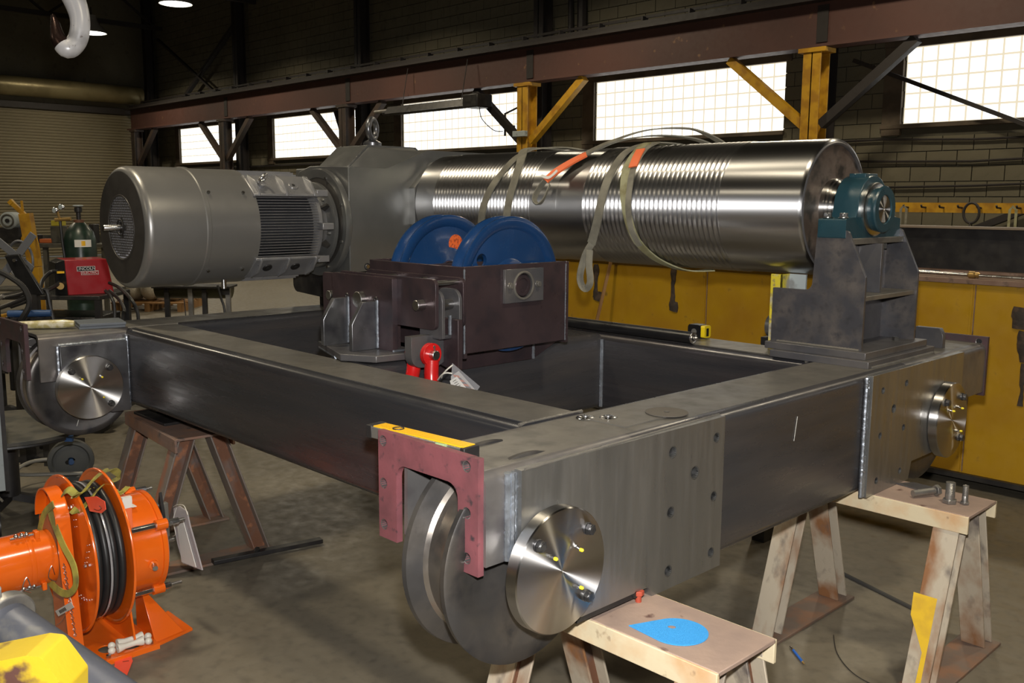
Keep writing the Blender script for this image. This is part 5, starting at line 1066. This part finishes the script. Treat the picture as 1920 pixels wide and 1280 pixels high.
# cable marks on the floor
t = tag(obj('air_hose', MB().tube(smooth_path([fl(1530,1050), fl(1600,1085), fl(1680,1125), fl(1730,1150)], 6), .010, 8), M('dusty_hose', (.05,.048,.045), .8)), 'Dark dusty hose lying on the floor between the legs of the right sawhorse', 'hose')
tag(obj('loose_wire', MB().tube(smooth_path([fl(1563,1190), fl(1570,1225), fl(1600,1262), fl(1650,1290)], 6), .0018, 6), dark), 'Thin dark wire curling over the floor under the frame', 'wire')
# ================================================================== LEFT BACKGROUND CLUTTER
RZ_ = math.atan2(RT.y, RT.x)     # local x runs to the right as seen from the photographer, y away
def place(name, lab, cat, px, dist, group=None, rz=0):
    p = at(px, 500, dist); return lthing(name, lab, cat, (p.x, p.y, 0), RZ_+rz, group), dist/1770
def zz(px, py, dist): return at(px, py, dist).z
# welding cart and red wire feeder
t, s_ = place('welding_cart', 'Dark welding cart full of hoses behind the far left wheel', 'cart', 120, 7.0)
z1 = zz(120, 549, 7.0)
obj('shelf', MB().bb(-.42,.36,-.25,.30,z1-.03,z1), dark, t, bevel=.004)
for x in (-.40,.34):
    for y in (-.23,.28): obj('post', MB().bb(x-.02,x+.02,y-.02,y+.02,.12,z1-.03), dark, t)
obj('lower_box', MB().bb(-.36,.30,-.2,.25,.30,z1-.16), blackp, t, bevel=.01); obj('lower_shelf', MB().bb(-.42,.36,-.25,.30,.10,.13), dark, t)
for x in (-.36,.30): obj('wheel', MB().cyl((x,-.27,.10),(x,-.22,.10), .10, n=24), rubber, t)
obj('push_handle', MB().tube([(-.42,-.2,.6),(-.52,-.2,1.05),(-.50,-.2,1.12),(-.35,-.2,1.14)], .014, 8), dark, t); obj('red_panel', MB().bb(-.62,-.44,-.2,.1,.42,.62), redrag, t, bevel=.01)
t, s_ = place('wire_feeder', 'Red wire feeder box with white bordered lettering on the dark cart', 'wire feeder', 158, 7.0, rz=math.radians(36))
fw = .275; fh = .255
fb_ = MB().prism([(-.15,0),(.165,0),(.130,fh),(-.16,fh)], 'y', -.15, .15); fb_.v = [(x, y, z+z1) for x, y, z in fb_.v]
obj('body', fb_, welder_r, t, bevel=.006); obj('front_panel', MB().hexa([(-.225,-.10,z1),(-.148,-.145,z1),(-.148,.145,z1),(-.225,.12,z1)], [(-.215,-.10,z1+fh-.02),(-.158,-.145,z1+fh),(-.158,.145,z1+fh),(-.215,.12,z1+fh-.02)]), blackp, t, bevel=.004)
obj('yellow_strip', MB().bb(-.212,-.165,-.142,-.12,z1+.16,z1+.175), levely, t); obj('connector', MB().cyl((-.20,-.16,z1+.07),(-.20,-.10,z1+.07), .025, n=16), brass, t)
wl = M('sign_white', (.6,.6,.6), .5)
def plate_(u0, u1, v0, v1, mt, d, nm): return obj(nm, MB().bb(u0,u1,-.150-d-.0004,-.150-d,z1+v0,z1+v1), mt, t, smooth=0)
plate_(-.082,.042,.170,.206, wl, .0004, 'sign_border'); plate_(-.079,.039,.173,.203, blackp, .001, 'sign_panel'); plate_(-.055,.064,.143,.173, wl, .0008, 'sign_border'); plate_(-.052,.061,.146,.170, welder_r, .0014, 'sign_panel')
FR = Matrix(((1,0,0,0),(0,0,-1,0),(0,1,0,0),(0,0,0,1)))
text('lettering', 'LINCOLN', .030, wl, Matrix.Translation((-.020,-.1518,z1+.188)) @ FR, t); text('lettering', 'ELECTRIC', .024, wl, Matrix.Translation((.0045,-.1520,z1+.158)) @ FR, t)
# gas cylinder
t, s_ = place('gas_cylinder', 'Dark green gas cylinder with white and yellow label behind the red feeder', 'cylinder', 153, 8.0)
za = zz(153, 428, 8.0)
obj('body', MB().lathe([(0,0),(0,.12),(.02,.128),(za-.10,.128),(za-.03,.11),(za+.02,.075),(za+.05,.045),(za+.05,0)], (0,0,0), 'z', 40), green_c, t)
obj('neck_ring', MB().cyl((0,0,za+.03),(0,0,za+.075), .042, n=24), M('cap_rust', (.12,.05,.025), .6), t); obj('valve', MB().lathe([(0,.018),(.06,.018),(.065,.03),(.10,.03),(.105,.012),(.12,.012)], (0,0,za+.075), 'z', 16), dark, t); obj('hand_wheel', MB().torus((0,0,za+.19), (0,0,1), .035, .007, 16, 6), greyp, t)
def curved(nm, a0, a1, z0, z1_, mt, r=.1295): obj(nm, MB().lathe([(z0,r),(z1_,r)], (0,0,0), 'z', 12, math.radians(a0), math.radians(a1)), mt, t)
curved('label', -85, -25, za-.15, za-.09, paper); curved('label_mark', -62, -48, za-.14, za-.10, levely, .1302)
t, s_ = place('gas_regulator', 'Gas regulator with two round gauges left of the green cylinder', 'gauge', 118, 7.9)
for (px, py) in ((112, 394), (124, 388)):
    z = zz(px, py, 7.9); x = (px-118)*s_; g_ = obj('gauge', MB().lathe([(-.02,0),(-.02,.024),(.0,.026),(.004,.022),(.004,0)], (x,-.03,z), (Vector((-.3,-1,.1)).normalized(), Vector((1,-.3,0)).normalized(), Vector((0,0,1))), 20), zinc, t); obj('dial', MB().lathe([(.0045,0),(.0045,.020)], (x,-.03,z), (Vector((-.3,-1,.1)).normalized(), Vector((1,-.3,0)).normalized(), Vector((0,0,1))), 20), greyp, g_)
z = zz(122, 412, 7.9); obj('body', MB().cyl((-.04,0,z),(.09,0,z+.01), .016, n=12), brass, t); obj('stem', MB().tube([(0,0,z),(.01,0,z-.2),(.03,.02,z-.5),(.03,.02,.3)], .012, 8), dark, t); obj('stem_top', MB().cyl((0,0,z),(-.01,-.02,z+.08), .010, n=10), brass, t)
# yellow floor crane
t, s_ = place('floor_crane', 'Yellow folding floor crane standing by the roll-up door side', 'crane', 62, 13.0)
def L2(px, py, d=13.0, ref=62, y=0): return ((px-ref)*d/1770, y, zz(px, py, d))
def bars(nm, p, q, w_, mt, tt=None): obj(nm, MB().bar(p, q, w_, w_*.8, (0,1,0)), mt, tt or t, bevel=.004)
bars('mast', L2(55,400), L2(66,500), .15, ycrane); bars('mast', (L2(66,500)[0],0,L2(66,500)[2]), (.05,0,.1), .14, ycrane); bars('boom', L2(27,376), L2(54,404), .06, ycrane); bars('ram', L2(49,376), L2(50,400), .03, ycrane); bars('link', L2(27,376), L2(32,382), .07, ycrane)
obj('handle', MB().tube(smooth_path([L2(45,450), L2(46,444), L2(55,442), L2(70,445), L2(75,460), L2(77,482)], 4), .012, 6), ycrane, t)
for sx_ in (-.3, .3): obj('base_leg', MB().bb(sx_-.04, sx_+.04, -.8, .3, .06, .14), ycrane, t)
obj('base_bar', MB().bb(-.34,.34,.2,.3,.06,.14), ycrane, t)
# workbench with things on it
t, s_ = place('workbench', 'Long grey workbench in front of the roll-up door', 'bench', 90, 14.0)
zb_ = zz(90, 455, 14.0)
obj('top', MB().bb(-.85,1.0,-.3,.4,zb_-.05,zb_), bench_m, t)
for x in (-.8,.1,.95): obj('leg', MB().bb(x-.03,x+.03,-.27,-.21,0,zb_-.05), bench_m, t)
obj('shelf', MB().bb(-.85,1.0,-.25,.35,.35,.38), bench_m, t); obj('back_panel', MB().bb(-.85,1.0,.38,.40,zb_,zb_+.10), bench_m, t)
def onb(nm, lab, cat, px, w_, h_, mt, y=-.1, grp='things on the far workbench', dz=0):
    p = at(px, 455, 14.0)+Vector((-RT.y, RT.x, 0))*0; o = obj(nm, MB().bb(-w_/2,w_/2,-.09,.09,0,h_), mt, bevel=.008); o.location = (p.x, p.y, zb_+dz); o.rotation_euler = (0,0,RZ_); tag(o, lab, cat, grp)
onb('yellow_box', 'Yellow topped grey case on the far bench left of the green cylinder', 'box', 112, .17, .25, bench_m)
onb('yellow_label', 'Yellow box standing on the grey case on the far bench', 'box', 112, .14, .08, M('dull_yellow', (.45,.38,.03), .6), dz=.25)
onb('white_box', 'Pale cardboard box at the left end of the far bench', 'box', 18, .26, .10, paper)
onb('orange_tool', 'Orange tool lying on the far bench beside the yellow crane', 'tool', 92, .20, .06, M('dull_orange', (.50,.12,.03), .5))
onb('dark_box', 'Small dark box at the right end of the far bench', 'box', 178, .08, .28, dark)
onb('dark_crate', 'Dark crate in the middle of the far bench', 'crate', 60, .25, .12, dark)
t, s_ = place('bench_grinder', 'Round grey motor standing on the far bench beside the yellow crane', 'motor', 28, 13.9)
z = zz(28, 413, 13.9); obj('drum', MB().lathe([(-.12,0),(-.12,.10),(-.10,.125),(.10,.125),(.12,.10),(.12,0)], (0,0,z), 'y', 28), greyp, t); obj('rim', MB().torus((0,-.12,z), (0,1,0), .085, .014, 24, 8), bench_m, t); obj('stand', MB().bb(-.14,.14,-.1,.1,zb_-.0,z-.10), dark, t); obj('hub', MB().cyl((0,-.135,z),(0,-.12,z), .03, n=14), dark, t)
# wire spool stand: grey crossed arms and black arm
t, s_ = place('spool_stand', 'Grey crossed-arm wire spool holder on a leaning black arm at the left edge', 'spool holder', 35, 6.2)
def L3(px, py, y=0): return ((px-35)*6.2/1770, y, zz(px, py, 6.2))
flat = M('grey_flat_bar', (.14,.145,.16), .5, .3)
for a, b, y in (((70,438),(-4,530),-.02), ((-4,448),(60,505),.0)): obj('arm', MB().bar(L3(*a,y), L3(*b,y), .045, .008, (0,1,0)) if False else MB().bar(L3(*a,y), L3(*b,y), .008, .05, (0,0,1)), flat, t, bevel=.002)
obj('spool_ring', MB().torus(L3(30,488,.06), (.5,1,0), .125, .008, 40, 8), flat, t)
obj('support_arm', MB().hexa([L3(16,478,-.05),L3(44,475,-.05),L3(44,475,-.02),L3(16,478,-.02)], [L3(50,556,-.05),L3(86,552,-.05),L3(86,552,-.02),L3(50,556,-.02)]), blackp, t, bevel=.008); obj('pivot', MB().cyl(L3(36,487,-.06), L3(36,487,.02), .011, n=14), zinc, t)
obj('frame_tube', MB().tube(smooth_path([L3(-10,580), L3(30,565), L3(75,545), L3(85,548), L3(88,570), L3(96,620)], 5), .014, 8), dark, t); obj('frame_tube', MB().tube(smooth_path([L3(0,560), L3(35,552), L3(52,545), L3(50,552), L3(10,575)], 5), .011, 8), dark, t)
obj('post', MB().bb(.08,.13,-.05,.0,0,zz(60,550,6.2)), dark, t); obj('base', MB().bb(-.25,.25,-.25,.25,0,.04), dark, t)
obj('blow_nozzle', MB().tube([L3(-4,562,-.1), L3(18,553,-.1)], [.020,.014], 12), alu, t)
# hoses and cables
def hose(lab, pts, d, r=.014, nm='welding_cable'):
    tag(obj(nm, MB().tube(smooth_path([at(px, py, d+dd) for px, py, dd in pts], 6), r, 8), cable_m), lab, 'cable', 'black welding cables by the cart')
hose('Black cable arching from the red feeder to the left', [(110,508,0),(95,510,0),(80,525,-.1),(74,545,-.2),(60,560,-.2),(20,575,-.2)], 6.8)
hose('Black cable looping out of the feeder front', [(112,530,0),(100,538,-.1),(85,545,-.2),(60,548,-.2)], 6.8)
hose('Black cable falling to the right below the motor fan cover', [(205,530,.3),(225,540,.2),(245,560,0),(256,580,0),(260,610,0),(262,720,0)], 6.6, .012)
hose('Black cable dropping behind the frame right of the cart', [(205,545,.3),(222,560,.2),(233,580,0),(230,600,0),(228,720,0)], 6.6, .012)
hose('Black cable hanging close beside the cart post', [(198,545,.1),(210,560,0),(215,590,0),(212,720,0)], 6.7, .012)
hose('Thick black cable lying left in front of the spool holder', [(-10,505,0),(20,520,0),(45,540,0),(55,570,0),(40,600,0),(20,640,.1),(10,700,.1)], 5.9, .018)
hose('Thin cable below the steel table behind the motor', [(345,560,0),(348,590,0),(349,620,0),(350,700,0)], 7.6, .004)
hose('Black cable slanting down under the steel table', [(408,535,0),(415,560,0),(422,590,0),(428,700,0)], 7.4, .010)
t, s_ = place('blue_pipe', 'Dark blue pipe lying behind the far left end of the frame', 'pipe', 50, 5.9)
zq = zz(50, 590, 5.9); obj('tube', MB().cyl((-.14,0,zq),(.11,.05,zq), .022, n=20), bluep, t, bevel=.003); obj('trestle', MB().bb(-.10,-.06,-.05,.08,0,zq-.022), dark, t); obj('trestle', MB().bb(.04,.08,-.03,.10,0,zq-.022), dark, t)
# steel table behind the motor
t, s_ = place('steel_table', 'Dark steel trough table on thin legs under the motor', 'table', 365, 7.5)
zt_ = zz(365, 536, 7.5)
obj('trough', MB().lathe([(-.30,.0),(-.30,.10),(.28,.10),(.28,0)], (0,0,zt_), 'x', 24, PI, 2*PI), M('olive_trough', (.05,.048,.02), .35, .3), t); obj('rim', MB().bb(-.31,.30,-.12,.12,zt_-.012,zt_+.006), dark, t, bevel=.003)
for px in (318, 362, 388, 432):
    x = (px-365)*7.5/1770; obj('leg', MB().bb(x-.018,x+.018,-.10,-.07,0,zt_-.01), alu if px in (362,432) else dark, t)
obj('side_rail', MB().bb(.22,.30,-.11,-.08,zt_-.06,zt_), dark, t)
# pallet with bagged goods
t, s_ = place('pallet', 'Wooden pallet on the floor far behind the cart', 'pallet', 295, 14.8)
for k in range(5): obj('board', MB().bb(-.55,.55,-.5+.22*k,-.38+.22*k,.12,.14), wood, t)
for x in (-.5,0,.5): obj('bearer', MB().bb(x-.04,x+.04,-.5,.5,.0,.12), wood, t)
def bagm_(lab, px, w_, h_, z0=.14):
    p = at(px, 500, 14.7); b = MB().sphere((0,0,0), 1, 8); o = obj('goods_bag', b, bagm, smooth=60); o.scale = (w_, .28, h_); o.location = (p.x, p.y, z0+h_*.93); o.rotation_euler = (0,0,RZ_); tag(o, lab, 'bag', 'wrapped goods on the pallet')
bagm_('Plastic-wrapped goods bag at the left of the pallet', 252, .16, .17); bagm_('Tall plastic-wrapped goods bag in the middle of the pallet', 282, .15, .21); bagm_('Plastic-wrapped goods bag at the right of the pallet', 325, .17, .14)
# round steel table on castors
t, s_ = place('round_table', 'Round dusty steel welding table under the far left wheel', 'table', -10, 4.95)
zr = zz(-10, 811, 4.95)
obj('top', MB().lathe([(-.022,0),(-.022,.412),(-.018,.418),(0,.418),(.003,.412),(.003,0)], (0,.02,zr), 'z', 64), bench_m, t); obj('column', MB().cyl((-.02,.02,.10),(-.02,.02,zr-.02), .055, n=24), dark, t); obj('rim', MB().torus((0,.02,zr-.03), (0,0,1), .40, .010, 48, 6), dark, t)
for k in range(3):
    a = .4+k*2*PI/3; obj('foot', MB().bar((-.02,.02,.10), (-.02+.22*math.cos(a), .02+.22*math.sin(a), .03), .05, .04), dark, t)
obj('latch', MB().box((.39,-.12,zr-.03), (.04,.02,.03)), bluep, t)
t, s_ = place('hand_truck', 'Small cart with grey rubber wheel and pale tube frame near the round table', 'cart', 110, 5.55)
t.scale = (1.25,)*3
zw = .105
obj('wheel', MB().lathe([(-.022,.02),(-.022,.06),(-.018,.078),(-.025,.085),(-.020,.102),(0,.105),(.020,.102),(.025,.085),(.018,.078),(.022,.06),(.022,.02)], (0,0,zw), (Vector((.42,-.9,0)).normalized(), Vector((.9,.42,0)).normalized(), Vector((0,0,1))), 40), M('grey_rubber', (.06,.062,.058), .6), t)
obj('hub', MB().cyl((-.012,.025,zw),(.018,-.035,zw), .013, n=18), bluep, t)
tube_m = M('pale_tube', (.23,.22,.19), .5, .3)
obj('frame_tube', MB().tube(smooth_path([(.02,.05,zw),(-.15,-.05,zw+.01),(-.19,-.15,zw-.01),(-.15,-.18,zw-.02),(.0,-.13,zw-.03),(.10,-.10,zw-.035)], 5), .009, 8), tube_m, t); obj('frame_tube', MB().tube([(-.19,-.15,zw),(-.30,-.22,.035)], .009, 8), tube_m, t); obj('axle', MB().cyl((0,.04,zw),(0,-.04,zw), .01, n=10), dark, t)
obj('castor', MB().cyl((-.25,-.26,.03),(-.22,-.24,.03), .03, n=18), rubber, t)
# grey cabinet at the left edge
t, s_ = place('steel_cabinet', 'Pale grey painted cabinet on castors cut by the left edge', 'cabinet', -88, 4.5, rz=math.radians(31))
zc0 = zz(5, 950, 4.5); zc1 = zz(5, 690, 4.5)
obj('body', MB().bb(-.10,.162,-.0,.45,zc0,zc1), greyp, t, bevel=.006); obj('rail', MB().bb(.13,.166,-.004,.0,zc1,zc1+.10), dark, t)
obj('corner_post', MB().bb(.150,.170,-.012,.012,zc0,zc1+.06), dark, t)
for (x, y) in ((.10,.05),(-.06,.05),(.10,.40),(-.06,.40)): obj('castor', MB().cyl((x-.018,y,.055),(x+.018,y,.055), .055, n=22), rubber, t); obj('fork', MB().bb(x-.02,x+.02,y-.02,y+.02,.05,zc0), dark, t)
# foreground machine: yellow hood, grey cylinder with flanged end
t, s_ = place('yellow_machine', 'Rust-flaked yellow machine hood in the bottom left corner', 'machine', 5, 1.62)
zh = zz(60, 1262, 1.62)
obj('hood', MB().prism(fillet([(-.25,.2),(.045,.2),(.082,zh-.062),(.042,zh),(.015,zh+.003),(-.25,zh-.055)], [0,0,.012,.012,.012,.01], 4), 'y', -.045, .045), yrust, t, bevel=.008)
obj('base', MB().bb(-.25,.04,-.04,.04,0,.2), dark, t)
t, s_ = place('grey_cylinder', 'Grey painted steel cylinder slanting out of the bottom left corner', 'cylinder', 20, 1.95)
def L4(px, py, d): p = at(px, py, d)-Vector(t.location); c, n = math.cos(-t.rotation_euler[2]), math.sin(-t.rotation_euler[2]); return Vector((p.x*c-p.y*n, p.x*n+p.y*c, p.z))
A4, B4 = L4(8, 1172, 1.95), L4(252, 1345, 1.80)
obj('tube', MB().cyl(A4, B4, .052, n=48), pipe_g, t, bevel=.003); dv = (B4-A4).normalized()
obj('flange', MB().cyl(A4-dv*.020, A4+dv*.006, .070, n=40), alu, t, bevel=.004); obj('bore', MB().cyl(A4-dv*.024, A4-dv*.019, .035, n=32), hole_m, t)
obj('boss', MB().cyl(A4+Vector((-.02,0,.03)), A4+Vector((-.01,-.01,.085)), .014, n=18), M('cast_bright', (.45,.46,.47), .35, .6), t, bevel=.003); obj('boss', MB().cyl(A4+Vector((-.045,0,.02)), A4+Vector((-.035,-.01,.075)), .016, n=18), M('cast_bright2', (.40,.41,.42), .35, .6), t, bevel=.003)
obj('prop', MB().bb(B4.x-.06,B4.x-.01,B4.y-.02,B4.y+.02,0,B4.z-.02), dark, t); obj('prop', MB().bb(A4.x-.02,A4.x+.03,A4.y-.02,A4.y+.02,0,A4.z-.05), dark, t)
obj('plate', MB().bb(B4.x-.14,B4.x+.1,B4.y-.03,B4.y+.03,B4.z-.16,B4.z-.05), M('dull_teal_plate', (.06,.085,.085), .6), t)
